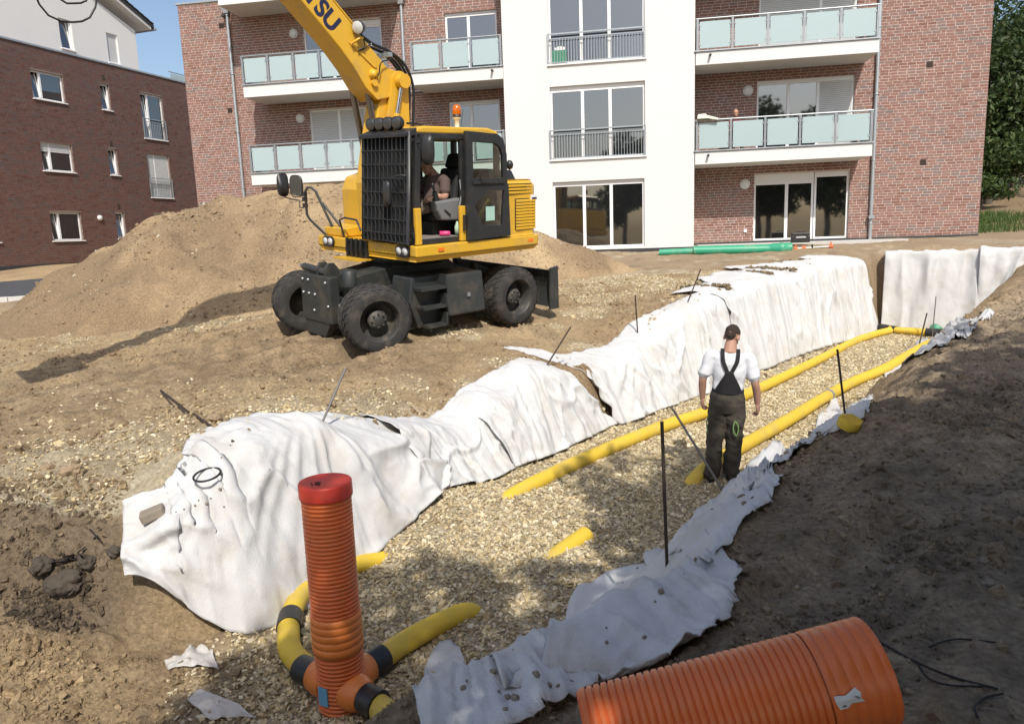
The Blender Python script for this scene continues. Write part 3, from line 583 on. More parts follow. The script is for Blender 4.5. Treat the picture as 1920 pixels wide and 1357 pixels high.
# ---------------------------------------------------------------- the dark brick house on the left
LH = Vector((math.cos(R(71.93)), math.sin(R(71.93)), 0)); LI = Vector((-LH.y, LH.x, 0)); LP = Vector((-19.15, 30.2, 0))
ML = Matrix(((LH.x, LI.x, 0, LP.x), (LH.y, LI.y, 0, LP.y), (0, 0, 1, 0), (0, 0, 0, 1)))
hs = empty('brick_house', ML, 'dark brown brick house with set back white top storey on the left', 'building')
lz = 2.3; W_ = [(1.24, 2.74), (4.62, 5.12), (6.9, 8.32), (-2.4, -.9), (11.2, 12.7)]
lh = []
for fl_, (wz0, wz1, fz) in enumerate(((3.25, 4.42, 2.4), (6.08, 7.22, 5.2), (8.90, 10.0, 7.95))):
    lh += [(1.24, 2.74, wz0, wz1), (4.62, 5.12, wz0+.03, wz1+.04), (6.9, 8.32, fz, wz1+.02), (-2.6, -1.1, wz0, wz1), (11.3, 12.7, wz0, wz1)]
m = MB(); wall_face(m, -7, 16, lz-.8, 10.99, 0, lh, .16)
m.add([(-7,0,lz-.8),(-7,11,lz-.8),(-7,11,10.99),(-7,0,10.99)], [(0,3,2,1)]); m.add([(16,0,lz-.8),(16,11,lz-.8),(16,11,10.99),(16,0,10.99)], [(0,1,2,3)])
m.add([(-7,0,10.9),(16,0,10.9),(16,11,10.9),(-7,11,10.9)], [(0,1,2,3)]); m.add([(-7,11,lz-.8),(16,11,lz-.8),(16,11,10.9),(-7,11,10.9)], [(0,3,2,1)])
lw = m.build('brick_wall', M_MORTAR2, hs)
brick_mesh('brickwork', brick_rows(-7, 16, lz+.03, 10.9, lh, seed=8), 0, M_BRICKS2, lw, 9)
MB().box(-7.05, 16.05, -.05, .35, 10.93, 11.0).build('parapet_coping', M_ZINC, hs); MB().box(-7.02, 16.02, -.02, .1, lz-.6, lz+.02).build('plinth', M_BITU, hs)
for i, h in enumerate(lh):
    fl_ = i//5; k = i % 5
    if k in (0, 3, 4): window(hs, h[0], h[1], h[2], h[3], .09, ((h[0]+.45),), True, tilt=0, shut=(.30 if fl_ == 1 and k == 0 else 0))
    elif k == 1: window(hs, h[0], h[1], h[2], h[3], .09, (), True, tilt=0)
    else:
        window(hs, h[0], h[1], h[2], h[3], .09, ((h[0]+.5),), True, shut=(1. if fl_ == 1 else 0), tilt=0 if fl_ != 1 else None)
        if fl_: juliet(hs, h[0]-.03, h[1]+.03, h[2]+.02, h[2]+.92, -.01, 14)
for s, z in ((3.7, 4.2),):
    l = MB().lathe([(.12, 0), (.12, .03)], 20, (s, -.01, z), (0, -1, 0), caps=True).build('wall_lamp', M_PVC, hs); MB().lathe([(.12, .03), (.11, .07), (.06, .10), (.001, .11)], 20, (s, -.01, z), (0, -1, 0)).build('lamp_glass', M_LAMPG, l)
for s, z in ((4.85, 10.32), (4.85, 7.5), (4.85, 4.72)): MB().box(s-.06, s+.06, -.02, .02, z-.1, z+.1).build('air_vent', M_VENT, hs)
ph = [(4.0, 4.66, 11.5, 12.75), (6.54, 7.18, 11.4, 12.72)]
m = MB(); m2 = MB(); wall_face(m, -7, 8.35, 10.9, 13.2, 1.2, ph, .16)
m.add([(8.35,1.2,10.9),(8.35,9,10.9),(8.35,9,13.2),(8.35,1.2,13.2)], [(0,1,2,3)])
m.add([(-7,1.2,13.2),(8.35,1.2,13.2),(5.3,1.2,14.3),(-7,1.2,16.6)], [(0,1,2,3)])
pw = m.build('white_storey', M_REND, hs)
window(hs, 4.0, 4.66, 11.5, 12.75, 1.28, (), True, tilt=0); window(hs, 6.54, 7.18, 11.4, 12.72, 1.28, (), True, shut=1.)
M_TILE = mat('dark_roof_tile', (.035, .034, .037), .6, .3, 6)
# roof edge falling towards the right end, dark tiles over a white soffit
rs, rz = (9.15, 13.42), (3.0, 15.9)
def rp(s): return 13.42+(9.15-s)*.415
rf = MB().hexa([(-7,.75,rp(-7)),(9.15,.75,rp(9.15)),(9.15,9,rp(9.15)),(-7,9,rp(-7)),(-7,.75,rp(-7)+.16),(9.15,.75,rp(9.15)+.16),(9.15,9,rp(9.15)+.16),(-7,9,rp(-7)+.16)]).build('roof', M_TILE, hs)
MB().hexa([(-7,.80,rp(-7)-.14),(9.0,.80,rp(9.0)-.14),(9.0,9,rp(9.0)-.14),(-7,9,rp(-7)-.14),(-7,.80,rp(-7)-.004),(9.0,.80,rp(9.0)-.004),(9.0,9,rp(9.0)-.004),(-7,9,rp(-7)-.004)]).build('eaves', M_REND, rf)
for k in range(40):
    s = 9.1-k*.3
    if s > -1: MB().hexa([(s-.31,.70,rp(s-.31)+.165),(s,.70,rp(s)+.165),(s,1.3,rp(s)+.165),(s-.31,1.3,rp(s-.31)+.165),(s-.31,.70,rp(s-.31)+.185),(s,.70,rp(s)+.215),(s,1.3,rp(s)+.215),(s-.31,1.3,rp(s-.31)+.185)]).build('roof_tile', M_TILE, rf)
MB().tube([(9.2, .7, 13.4), (9.2, 9, 13.4)], .07, 10).build('gutter', M_ZINC, rf)
g = MB(); g.box(10.2, 15.9, 1.0, 1.012, 11.0, 11.55); rl = g.build('terrace_glass', M_FROST, hs); MB().tube([(10.1, 1, 11.62), (15.9, 1, 11.62)], .025, 8).build('handrail', M_STEEL, hs)
# road and kerb in front of it
M_ASPH = mat('asphalt', (.06, .062, .068), .9, .2, 3, .3, 90)
def strip(name, y0, y1, dz, m_, label, x0=-60, x1=-9.5):
    xs = np.linspace(x0, x1, 60); V = []; 
    for x in xs:
        for y in (y0, y1): V.append((x, y, float(ground_z(x, y, False))+dz))
    Fs = np.array([(2*i, 2*i+2, 2*i+3, 2*i+1) for i in range(59)]); return tag(bigmesh(name, np.array(V), Fs, m_), label, None, None, 'structure')
strip('road', 21.2, 25.6, .06, M_ASPH, 'dark asphalt road between the sand heap and the dark brick house')
kx = np.linspace(-40, -10, 31)
k_ = MB()
for a, b in zip(kx, kx[1:]):
    z0, z1 = float(ground_z(a, 21.0, False)), float(ground_z(b, 21.0, False)); k_.hexa([(a+.01,20.9,z0-.1),(b-.01,20.9,z1-.1),(b-.01,21.1,z1-.1),(a+.01,21.1,z0-.1),(a+.01,20.9,z0+.14),(b-.01,20.9,z1+.14),(b-.01,21.1,z1+.14),(a+.01,21.1,z0+.14)])
tag(k_.build('kerb', M_PATIO, None, .01, 1), 'pale concrete kerb along the road', None, None, 'structure')
# ================================================================= TRENCH: FLEECE, PIPES, STAKES
def hit(px_, py_, lift=0., tmax=40):
    """first point of the ground along a pixel ray"""
    d = ray(px_, py_); t = np.r_[np.linspace(1.2, 12, 700), np.linspace(12, tmax, 700)]
    X, Y, Z = d.x*t, d.y*t, CZ+d.z*t; g = ground_z(X, Y)+lift; k = np.argmax(Z < g)
    return Vector((X[k], Y[k], float(g[k])))
M_FLEECE = mat('geotextile', (.575, .575, .57), .95, .10, 1.6, .32, 90, spec=.15, dirt=(.44, .37, .27, .45), dscale=2.2)
M_FLEECE2 = mat('geotextile_soiled', (.62, .615, .60), .95, .05, 3, .25, 120, spec=.2, dirt=(.42, .36, .27, .75), dscale=4)
LA = [np.array(p) for p in LEFT[1:]]
LS = np.r_[0, np.cumsum([np.linalg.norm(b-a) for a, b in zip(LA, LA[1:])])]
def wallpt(s):
    """foot of the left wall at arc length s (negative: round the near corner) and its outward normal"""
    if s < 0: a, b, t = np.array(LEFT[0]), LA[0], 1+s/np.linalg.norm(LA[0]-np.array(LEFT[0]))
    else:
        i = min(int(np.searchsorted(LS, s, 'right'))-1, len(LA)-2); a, b = LA[i], LA[i+1]; t = (s-LS[i])/(LS[i+1]-LS[i])
    d = (b-a)/np.linalg.norm(b-a); return a+(b-a)*t, np.array((-d[1], d[0]))
def smooth_wall(ss):
    P = []; N = []
    for s in ss:
        pp = [wallpt(s+e) for e in (-.3, -.15, 0, .15, .3)]; P.append(np.mean([p for p, _ in pp], 0)); n = np.mean([q for _, q in pp], 0); N.append(n/np.linalg.norm(n))
    return np.array(P), np.array(N)
def cloth_grid(name, G, m_, label, cat='fleece sheet', group='white fleece sheets lining the trench', drop=None, thick=.006):
    ny_, nx_ = G.shape[:2]; i = np.arange(ny_*nx_).reshape(ny_, nx_); q = np.stack([i[:-1, :-1], i[:-1, 1:], i[1:, 1:], i[1:, :-1]], -1)
    if drop is not None: q = q[~drop]
    q = q.reshape(-1, 4); us = np.unique(q); rm = np.full(ny_*nx_, -1); rm[us] = np.arange(len(us))
    o = bigmesh(name, G.reshape(-1, 3)[us], rm[q], m_, smooth=True); sol = o.modifiers.new('thickness', 'SOLIDIFY'); sol.thickness = thick; sol.offset = 0
    return tag(o, label, cat, group)
def wall_cloth(s0, s1, back, label, seed, s0v=None, s1v=None, cover=None, amp=1., fr=1., lift=0., gathers=(), m_=None, back_noise=.25, crease=1.):
    """fleece hung over the left wall: rows run from the back edge on the bank over the brink to the trench floor"""
    nv = 64; ns = int((s1-s0+.6)/.022); v = np.linspace(0, 1, nv)
    s0v = s0v or (lambda v: s0+0*v); s1v = s1v or (lambda v: s1+0*v); G = np.zeros((nv, ns, 3)); A = np.linspace(0, 1, ns)
    ss = np.linspace(min(s0v(v).min(), s0)-.02, max(s1v(v).max(), s1)+.02, 240); P, N = smooth_wall(ss)
    rows = []
    for vi in (0, .16, .30, .42, .55, .78, 1.):
        s = s0v(np.array([vi]))[0]+A*(s1v(np.array([vi]))[0]-s0v(np.array([vi]))[0])
        px_, py_ = np.interp(s, ss, P[:, 0]), np.interp(s, ss, P[:, 1]); nx_, ny_ = np.interp(s, ss, N[:, 0]), np.interp(s, ss, N[:, 1])
        bk = (back(s) if callable(back) else back)*(1+back_noise*fbm(s*1.7, s*0+seed, 3, seed))
        hp = ground_z(px_+nx_*.55, py_+ny_*.55, False); fl = ground_z(px_-nx_*.12, py_-ny_*.12, False)
        cov = cover(s) if cover else 1+0*s
        gz = lambda o: ground_z(px_+nx_*o, py_+ny_*o)
        if vi == 0: o = .50+bk; z = gz(o)+.012
        elif vi == .16: o = .46+bk*.35; z = gz(o)+.035
        elif vi == .30: o = .30+0*s; z = np.maximum(hp-.015, gz(o)+.02)
        elif vi == .42: o = .19+0*s; z = hp-.13
        else:
            k = {.55: .22, .78: .62, 1.: 1.}[vi]; o = .19-.36*k*cov; z = (hp-.13)*(1-k*cov)+(fl+.0)*k*cov-.015
        rows.append(np.stack([px_+nx_*o, py_+ny_*o, z+lift+0*s], -1))
    rows = np.array(rows)
    # dense interpolation down the rows
    kv = np.array((0, .16, .30, .42, .55, .78, 1.)); 
    for j in range(ns): G[:, j] = np.stack([np.interp(v, kv, rows[:, j, c]) for c in range(3)], -1)
    for _ in range(5): G[1:-1] = .25*G[:-2]+.5*G[1:-1]+.25*G[2:]
    VV, AA = np.meshgrid(v, A, indexing='ij'); SS = s0v(VV)+AA*(s1v(VV)-s0v(VV))
    hang = sstep(.22, .5, VV); w = SS+.05*fbm(SS*2, VV*2, 2, seed+3)
    for g0, wd in gathers: w = w + np.exp(-((SS-g0)/wd)**2)*(SS-g0)*1.3*(1-VV)
    pl = fbm(w*3.2*fr, VV*.5, 2, seed+1)*.075 + (1-np.abs(fbm(w*6.5*fr, VV*.45, 2, seed+2))*2.2)*.034 + (1-np.abs(fbm(w*13*fr, VV*.9, 2, seed+5))*2)*.013
    dsp = amp*(hang*pl*(.35+.65*VV) + (1-hang)*.03*np.abs(fbm(w*4, VV*5, 3, seed+6))) + .010*fbm(SS*9, VV*14, 3, seed+7)
    cr1 = np.clip(1-np.abs(fbm(SS*1.5*fr+VV*1.1, VV*1.3-SS*.4, 2, seed+11))*7, 0, 1)**1.3; cr2 = np.clip(1-np.abs(fbm(SS*2.4*fr-VV*1.6, VV*1.2+SS*.5, 2, seed+12))*6, 0, 1)**1.5
    dsp = dsp+amp*hang*crease*(.055*cr1+.042*cr2) + .020*fbm(SS*3.5, VV*4, 3, seed+13)*hang
    dn = np.gradient(G, axis=1); dv = np.gradient(G, axis=0); nn = np.cross(dn, dv); nn /= np.linalg.norm(nn, axis=-1, keepdims=True)+1e-9
    nn *= np.sign((nn*np.array((0, 0, 1.))).sum(-1) + (nn[..., :2]*-np.stack([np.interp(SS, ss, N[:, 0]), np.interp(SS, ss, N[:, 1])], -1)).sum(-1))[..., None]
    G = G+nn*(dsp+.012*amp)[..., None]
    # lifted at the rods, sagging between them, with folds fanning out below each rod
    pk = 0*SS
    for g0, wd in gathers:
        pk = np.maximum(pk, np.exp(-np.abs(SS-g0)/(wd*.6))); th = (SS-g0)/(.10+1.0*np.clip(VV-.22, 0, 1)); fan = (1-np.abs(fbm(th*2.2+seed, 0*th+g0, 2, seed+21))*2.4)*np.exp(-(th/1.7)**2)
        G[..., :2] -= (np.stack([np.interp(SS, ss, N[:, 0]), np.interp(SS, ss, N[:, 1])], -1))*(.055*amp*hang*fan*np.exp(-((VV-.5)/.35)**2))[..., None]
    G[..., 2] += ((.18*pk-.08 if gathers else 0)+.07*fbm(SS*1.15, 0*SS+seed, 3, seed+31))*np.exp(-((VV-.26)/.17)**2)
    G[..., 2] -= .05*amp*np.clip(fbm(SS*1.1, 0*SS+3, 2, seed+8), 0, 1)*np.exp(-((VV-.32)/.12)**2)
    G[0, :, 2] += .0; G[..., 2] = np.maximum(G[..., 2], np.where(VV < .3, ground_z(G[..., 0], G[..., 1])+.008, -1))
    return cloth_grid('fleece_sheet', G, m_ or M_FLEECE, label)
wall_cloth(-.64, 2.75, lambda s: (.22+.25*np.exp(-((s-1.2)/.8)**2))*sstep(-.5, .6, s)+.01, 'big white fleece sheet over the near left wall corner with a black ring on it', 11,
    cover=lambda s: np.clip(.34+.66*sstep(-.64, .12, s), .2, 1), amp=.8, fr=.55, crease=1.6, gathers=((.25, .4), (1.35, .5)))
wall_cloth(2.35, 4.15, .22, 'low sagging white fleece sheet in the dip of the left wall', 23, amp=.9, s1v=lambda v: 4.0+.15*v, lift=.015, fr=1.1)
wall_cloth(3.75, 6.2, .24, 'white fleece sheet with a leaning rod above the middle of the left wall', 37, s1v=lambda v: 5.30+1.05*v**1.25, s0v=lambda v: 3.72+.12*v, amp=1., lift=.03, fr=1.15, gathers=((4.85, .5),))
wall_cloth(5.7, 10.6, lambda s: .25+.55*np.exp(-((s-5.7)/.35)**2), 'long white fleece sheet behind the standing worker hung from upright rods', 51, s0v=lambda v: 5.62+.75*v**.9, amp=1.15, fr=1., gathers=((7.6, .55), (9.3, .6)))
wall_cloth(10.35, 18.9, lambda s: .5+.9*np.exp(-((s-14.5)/2.8)**2), 'farthest white fleece sheet on the left wall with soil on its folded top', 67, amp=1.25, fr=.9, lift=.02, m_=M_FLEECE, back_noise=.6, s1v=lambda v: 18.75-.5*(1-v)**2)
# streaks of soil caught in the folds on top of the far sheet
for i, (s_, o_) in enumerate(((13.2, .55), (14.4, .9), (15.6, .6), (16.4, 1.0), (11.0, .6))):
    p_, n_ = smooth_wall([s_]); c = p_[0]+n_[0]*o_; d = np.array((n_[0][1], -n_[0][0])); g_ = np.random.default_rng(i)
    k_ = g_.normal(0, 1, (420, 2)); xy = c+n_[0]*k_[:, :1]*.32+(d*.55+n_[0]*.5)*k_[:, 1:]*.11
    strew('soil_on_fleece', np.c_[xy, ground_z(xy[:, 0], xy[:, 1])+.05+.01*g_.normal(0, 1, 420)], g_.gamma(2, .009, 420)+.004, .4, M_SOIL, np.tile((.24, .18, .115), (420, 1))*g_.uniform(.7, 1.2, (420, 1)), 'soil lying on the folds of the far fleece sheet', 30+i)
def far_cloth(A, B, zt, label, seed, amp=1., lean=.18, bottom=0.0):
    A, B = np.array(A), np.array(B); L_ = np.linalg.norm(B-A); d = (B-A)/L_; n = np.array((-d[1], d[0])); nu = int(L_/.03); nv = 70
    u = np.linspace(0, 1, nu); v = np.linspace(0, 1, nv); G = np.zeros((nv, nu, 3)); A = A-n*.19; B = B-n*.19; base = A+(B-A)*u[:, None]
    zb = np.maximum(ground_z(base[:, 0]-n[0]*.1, base[:, 1]-n[1]*.1, False), 0)+bottom
    top = zt+.05*fbm(u*L_*1.6, u*0, 3, seed)
    for i, vi in enumerate(v):
        if vi < .2: o = .12+lean+(.2-vi)/.2*.35; z = np.maximum(top-.02*(.2-vi), ground_z(base[:, 0]+n[0]*o, base[:, 1]+n[1]*o)+.02)
        else:
            t = (vi-.2)/.8; o = .12+lean*(1-t)-.1*t; z = top*(1-t)+zb*t
        G[i] = np.stack([base[:, 0]+n[0]*o, base[:, 1]+n[1]*o, z], -1)
    for _ in range(4): G[1:-1] = .25*G[:-2]+.5*G[1:-1]+.25*G[2:]
    VV, UU = np.meshgrid(v, u*L_, indexing='ij'); hang = sstep(.15, .3, VV)
    pl = .09*fbm(UU*1.5+VV*.5, VV*.9, 2, seed+1)+.05*(1-2*np.abs(fbm(UU*2.4+.4*VV, VV*1.2, 2, seed+2)))+.012*fbm(UU*8, VV*9, 3, seed+3)
    G[..., :2] -= (n*(hang*pl*amp)[..., None]); G[..., 2] += (1-hang)*.04*fbm(UU*4, VV*6, 2, seed+4)
    return cloth_grid('fleece_sheet', G, M_FLEECE, label)
far_cloth((10.22, 20.40), (12.3, 19.16), 2.06, 'white fleece sheet hanging at the far end wall of the trench left half', 81)
far_cloth((12.1, 19.28), (15.8, 17.07), 2.10, 'white fleece sheet at the far end wall right half with a bulging fold', 91, 1.5)
def lie_cloth(lo, hi, label, seed, nu, nv=26, amp=.035, m_=None, lift=.02, fold=.0):
    """fleece lying on the right bank between two outlines traced on the ground"""
    a = spline([hit(*p) for p in lo], nu); b = spline([hit(*p) for p in hi], nu); v = np.linspace(0, 1, nv)[:, None, None]
    G = a[None]*(1-v)+b[None]*v; arc = np.r_[0, np.cumsum(np.linalg.norm(np.diff(a[:, :2], axis=0), axis=1))]; VV, UU = np.meshgrid(v[:, 0, 0], arc, indexing='ij')
    wd = np.linalg.norm(b-a, axis=1)[None]
    jag = .035*fbm(UU*5, VV*0+seed, 3, seed+9); G[-1, :, 0] += jag[-1]; G[0, :, 1] += jag[0]*.5
    gz = ground_z(G[..., 0], G[..., 1])
    for _ in range(3): gz[1:-1, 1:-1] = np.maximum(gz[1:-1, 1:-1], (gz[:-2, 1:-1]+gz[2:, 1:-1]+gz[1:-1, :-2]+gz[1:-1, 2:])/4)
    w_ = np.abs(fbm(UU*3+VV*wd*2, VV*wd*3.2, 3, seed)); rdg = np.clip(1-np.abs(fbm(UU*1.1-VV*wd*.9, VV*wd*1.1+UU*.4, 2, seed+2))*6, 0, 1)**1.3+.4*np.clip(1-np.abs(fbm(UU*2.0+VV*wd*1.2, VV*wd*1.7, 2, seed+5))*6, 0, 1)**1.4
    w_ = np.abs(fbm(UU*1.6+VV*wd*1.1, VV*wd*1.7, 2, seed)); G[..., 2] = gz+lift+amp*(.9*w_+.8*rdg)+.006*fbm(UU*14, VV*wd*14, 3, seed+3)
    e = np.exp(-((VV-1)/.06)**2)+np.exp(-(VV/.05)**2); G[..., 2] += fold*np.clip(e, 0, 1)*np.clip(fbm(UU*2.2, VV, 2, seed+4)+.35, 0, 1)
    return cloth_grid('fleece_sheet', G, m_ or M_FLEECE, label)
lie_cloth([(775,1300),(800,1255),(868,1240),(930,1262),(975,1262),(1030,1205),(1062,1165),(1118,1092),(1160,1072),(1225,1058)],
          [(800,1420),(880,1400),(960,1380),(1040,1345),(1100,1305),(1180,1275),(1270,1235),(1340,1195),(1378,1140),(1390,1085)], 'broad white fleece sheet on the near right bank under the big orange pipe', 101, 150, 46, .038, fold=.03)
lie_cloth([(1205,1058),(1250,1030),(1285,992),(1318,955),(1352,930),(1392,893)], [(1325,1085),(1345,1050),(1380,1015),(1428,968),(1450,935),(1470,902)], 'white fleece strip on the right bank with upright black rod at its lower end', 113, 90, 26, .045, fold=.04)
lie_cloth([(1375,915),(1398,888),(1425,862),(1466,838),(1492,842),(1522,826)], [(1402,930),(1440,896),(1478,872),(1492,855),(1520,843),(1560,815)], 'narrow rolled white fleece strip beside the standing worker', 127, 80, 20, .035, lift=.03, fold=.05)
lie_cloth([(1522,822),(1530,800),(1548,768),(1566,745)], [(1556,818),(1598,802),(1622,782),(1636,747)], 'small soiled white fleece patch under the rod with a yellow cap', 131, 50, 24, .03, M_FLEECE2, fold=.02)
lie_cloth([(1655,697),(1692,668),(1740,640),(1790,618),(1850,585)], [(1690,690),(1735,664),(1780,648),(1825,622),(1862,592)], 'pale fleece strip running up the right bank to the far end', 139, 90, 16, .04, lift=.025, fold=.03)
def film(pts_lo, pts_hi, label, seed):
    o = lie_cloth(pts_lo, pts_hi, label, seed, 44, 16, .03, M_FILM, fold=.03); o.name = 'plastic_film'; o['category'] = 'plastic film'; o['group'] = 'torn film scraps in the sand'
M_FILM = mat('torn_film', (.52, .50, .46), .5, .1, 4, .3, 40, dirt=(.30, .22, .14, .9), dscale=5)
film([(352,1318),(372,1300),(400,1305),(440,1322)], [(395,1357),(430,1352),(462,1350),(486,1356)], 'torn grey plastic film in the shade at the lower left', 151)
film([(310,1250),(340,1240),(375,1222),(400,1232)], [(318,1262),(352,1262),(385,1260),(410,1262)], 'dusty crumpled plastic film on the sand below the white fleece corner', 157)
# ---------------------------------------------------------------- pipes
M_YEL = mat('yellow_pipe', (.72, .50, .045), .6, .10, 5, .35, 160, dirt=(.46, .36, .17, .6), dscale=2.2)
M_BLK = mat('black_fitting', (.018, .018, .019), .42, .2, 8, dirt=(.12, .10, .07, .5), dscale=4)
M_ORG = mat('orange_pipe', (.72, .165, .040), .38, .07, 4, dirt=(.48, .22, .11, .4), dscale=3)
M_ORG2 = mat('orange_fitting', (.76, .22, .045), .40, .06, 4)
M_RED = mat('red_cap', (.62, .050, .030), .42, .06, 6, dirt=(.40, .14, .10, .4), dscale=5)
M_GRN = mat('green_pipe', (.03, .30, .17), .45, .08, 4, dirt=(.30, .33, .22, .6), dscale=3)
M_BLUE = mat('blue_sticker', (.15, .38, .55), .5)
M_INK = mat('marker_ink', (.03, .02, .02), .7)
YR = .088
def rib_tube(mb, pts, r, n=20, rib=.0022, pitch=.022):
    """drain pipe with fine corrugations"""
    L_ = sum((Vector(b)-Vector(a)).length for a, b in zip(pts, pts[1:])); k = max(8, int(L_/(pitch/2))); P = spline(pts, k)
    return mb.tube([Vector(p) for p in P], [r+(rib if i % 2 else 0) for i in range(k)], n)
def zpts(pl, z): return [onz(x, y, z) for x, y in pl]
p1 = zpts([(918,942),(1000,905),(1130,846),(1250,797),(1335,768),(1450,716),(1540,672),(1600,641),(1640,627),(1668,620)], .09); p1[0].z = .0; p1[1].z = .075
a = p1[0]+(p1[0]-p1[1])*.5; a.z = -.09; p1 = [a]+p1
y1 = rib_tube(MB(), p1, YR).build('drain_pipe', M_YEL); tag(y1, 'long yellow drain pipe along the foot of the left fleece wall', 'drain pipe', 'yellow drain pipes in the trench')
p2 = zpts([(1312,882),(1350,860),(1410,826),(1480,786),(1545,746),(1600,716),(1660,690),(1720,655),(1770,631)], .10); p2[0].z = .05
a = p2[0]+(p2[0]-p2[1])*.55; a.z = -.06; p2 = [a]+p2
y2 = rib_tube(MB(), p2, YR).build('drain_pipe', M_YEL); tag(y2, 'right-hand yellow drain pipe running past the worker with a grey coupling ring', 'drain pipe', 'yellow drain pipes in the trench')
c_ = onz(1553, 741, .10); d_ = (p2[6]-p2[5]).normalized(); MB().tube([c_-d_*.035, c_+d_*.035], YR+.010, 22).build('coupling', M_STEEL, y2)
e_ = [onz(1650, 614, .1), onz(1668, 617, .1), onz(1681, 619, .1), onz(1736, 623, .1), onz(1778, 625, .1)]
xp = tag(rib_tube(MB(), [e_[1], e_[2], e_[3]], YR).build('drain_pipe', M_YEL), 'short yellow cross pipe at the far end between black fittings', 'drain pipe', 'yellow drain pipes in the trench')
for a, b in ((e_[0], e_[1]*.9+e_[2]*.1), (e_[1]*.55+e_[2]*.45, e_[2]), (e_[3], e_[4])): MB().tube([a, b], YR+.016, 20).build('fitting', M_BLK, xp)
# stub pipes half buried in the chippings
a, b = onz(1040, 1046, .02), onz(1098, 1003, .05); rib_ = rib_tube(MB(), [a+(a-b)*.3+Vector((0, 0, -.05)), a, b], .085).build('drain_pipe', M_YEL); tag(rib_, 'short yellow pipe stub sticking out of the gravel in the middle', 'drain pipe', 'yellow drain pipes in the trench')
a, b = onz(965, 1262, -.03), onz(1030, 1222, -.03); tag(rib_tube(MB(), [a, b], .07).build('drain_pipe', M_YEL), 'yellow pipe edge peeping out under the near right fleece', 'drain pipe', 'yellow drain pipes in the trench')
# upright orange inspection shaft
PC = Vector((-1.155, 4.33, 0)); PR = .150
def ribs(z0, z1, r, pitch=.0258, depth=.009):
    pr = []; n = int((z1-z0)/pitch); h = (z1-z0)/n
    for i in range(n): z = z0+i*h; pr += [(r-depth, z), (r-depth, z+h*.22), (r, z+h*.36), (r+.001, z+h*.62), (r, z+h*.86), (r-depth, z+h)]
    return pr
sh = empty('inspection_shaft', PC, 'upright orange ribbed shaft pipe with red cap standing in the gravel', 'shaft pipe')
MB().lathe(ribs(.62, 1.415, PR), 44).build('ribbed_pipe', M_ORG, sh); MB().lathe(ribs(-.1, .385, PR), 44).build('ribbed_pipe', M_ORG, sh)
MB().lathe([(PR-.01, .378), (PR+.008, .38), (PR+.008, .43), (PR+.005, .432), (PR+.005, .436), (PR+.008, .438), (PR+.008, .478), (PR+.005, .48), (PR+.005, .484), (PR+.008, .486), (PR+.008, .528), (PR+.005, .53), (PR+.005, .534), (PR+.008, .536), (PR+.008, .575), (PR+.005, .577), (PR+.005, .581), (PR+.007, .583), (PR+.007, .622), (PR-.01, .626)], 44).build('coupling', M_ORG2, sh)
MB().lathe([(PR+.006, 1.375), (PR+.010, 1.376), (PR+.011, 1.385), (PR+.010, 1.458), (PR+.006, 1.467), (PR-.002, 1.469), (PR-.012, 1.466), (.001, 1.466)], 44).build('cap', M_RED, sh)
ink = MB()
for k, pl in enumerate(([(-.075, .02), (-.055, -.03)], [(-.055, .025), (-.02, .02), (-.035, -.02), (-.01, -.03)], [(-.05, -.005), (-.015, 0)])): ink.tube([(x, y-.05, 1.4675) for x, y in pl], .004, 5)
ink.build('ink_mark', M_INK, sh)
MB().box(-.05, .02, -PR-.006, -PR+.004, .06, .18).build('sticker', M_BLUE, sh).rotation_euler.z = R(-28)
arm_pts = {'right arm': zpts([(680,1248),(735,1212),(800,1172),(866,1133)], .11)}
def local(ps): return [p-PC for p in ps]
ra = local(arm_pts['right arm']); d_ = (ra[1]-ra[0]).normalized(); c0 = Vector((0, 0, .12))
ra = [ra[0], ra[0].lerp(ra[-1], .5), ra[-1]]
for p_, z_ in zip(ra, (.12, .09, .035)): p_.z = z_
ex = ra[-1]+(ra[-1]-ra[-2])*.4; ex.z = -.09
def arm(start_dir, pts, rr=.080):
    d = Vector(start_dir).normalized(); d.z = 0
    MB().lathe([(.118, PR-.05), (.112, PR+.03), (.095, PR+.055), (.095, PR+.085), (.001, PR+.085)], 26, c0, d).build('branch_socket', M_ORG2, sh)
arm(d_, ra); 
yo = rib_tube(MB(), [c0+d_*.24]+ra[1:]+[ex], .078).build('drain_branch', M_YEL, sh); MB().tube([c0+d_*.2, c0+d_*.37], .092, 24).build('sleeve', M_BLK, sh)
la = local(zpts([(572,1262),(548,1225),(541,1190),(546,1152),(566,1112),(602,1086),(650,1064),(722,1031)], .11)); d1 = (la[0]-c0); d1.z = 0; d1.normalize(); arm(d1, la)
la[-1].z = .02; ex = la[-1]+(la[-1]-la[-2])*.25; ex.z = -.07
rib_tube(MB(), [c0+d1*.22]+la[1:]+[ex], .078).build('drain_branch', M_YEL, sh); MB().tube([c0+d1*.2, la[0]*.75+la[1]*.25], .092, 24).build('sleeve', M_BLK, sh)
q = spline([tuple(p) for p in la], 60); i = int(np.argmin(np.abs(q[:40, 1]-np.array(onz(545, 1168, .11)-PC)[1]))); MB().tube([Vector(q[max(i-2, 0)]), Vector(q[i]), Vector(q[i+3])], .090, 24).build('sleeve', M_BLK, sh)
d3 = Vector((.34, -.28, 0)).normalized(); arm(d3, None); MB().tube([c0+d3*.2, c0+d3*.36], .0915, 24).build('sleeve', M_BLK, sh); rib_tube(MB(), [c0+d3*.3, c0+d3*.50+Vector((0,0,-.05))], .078).build('drain_branch', M_YEL, sh)
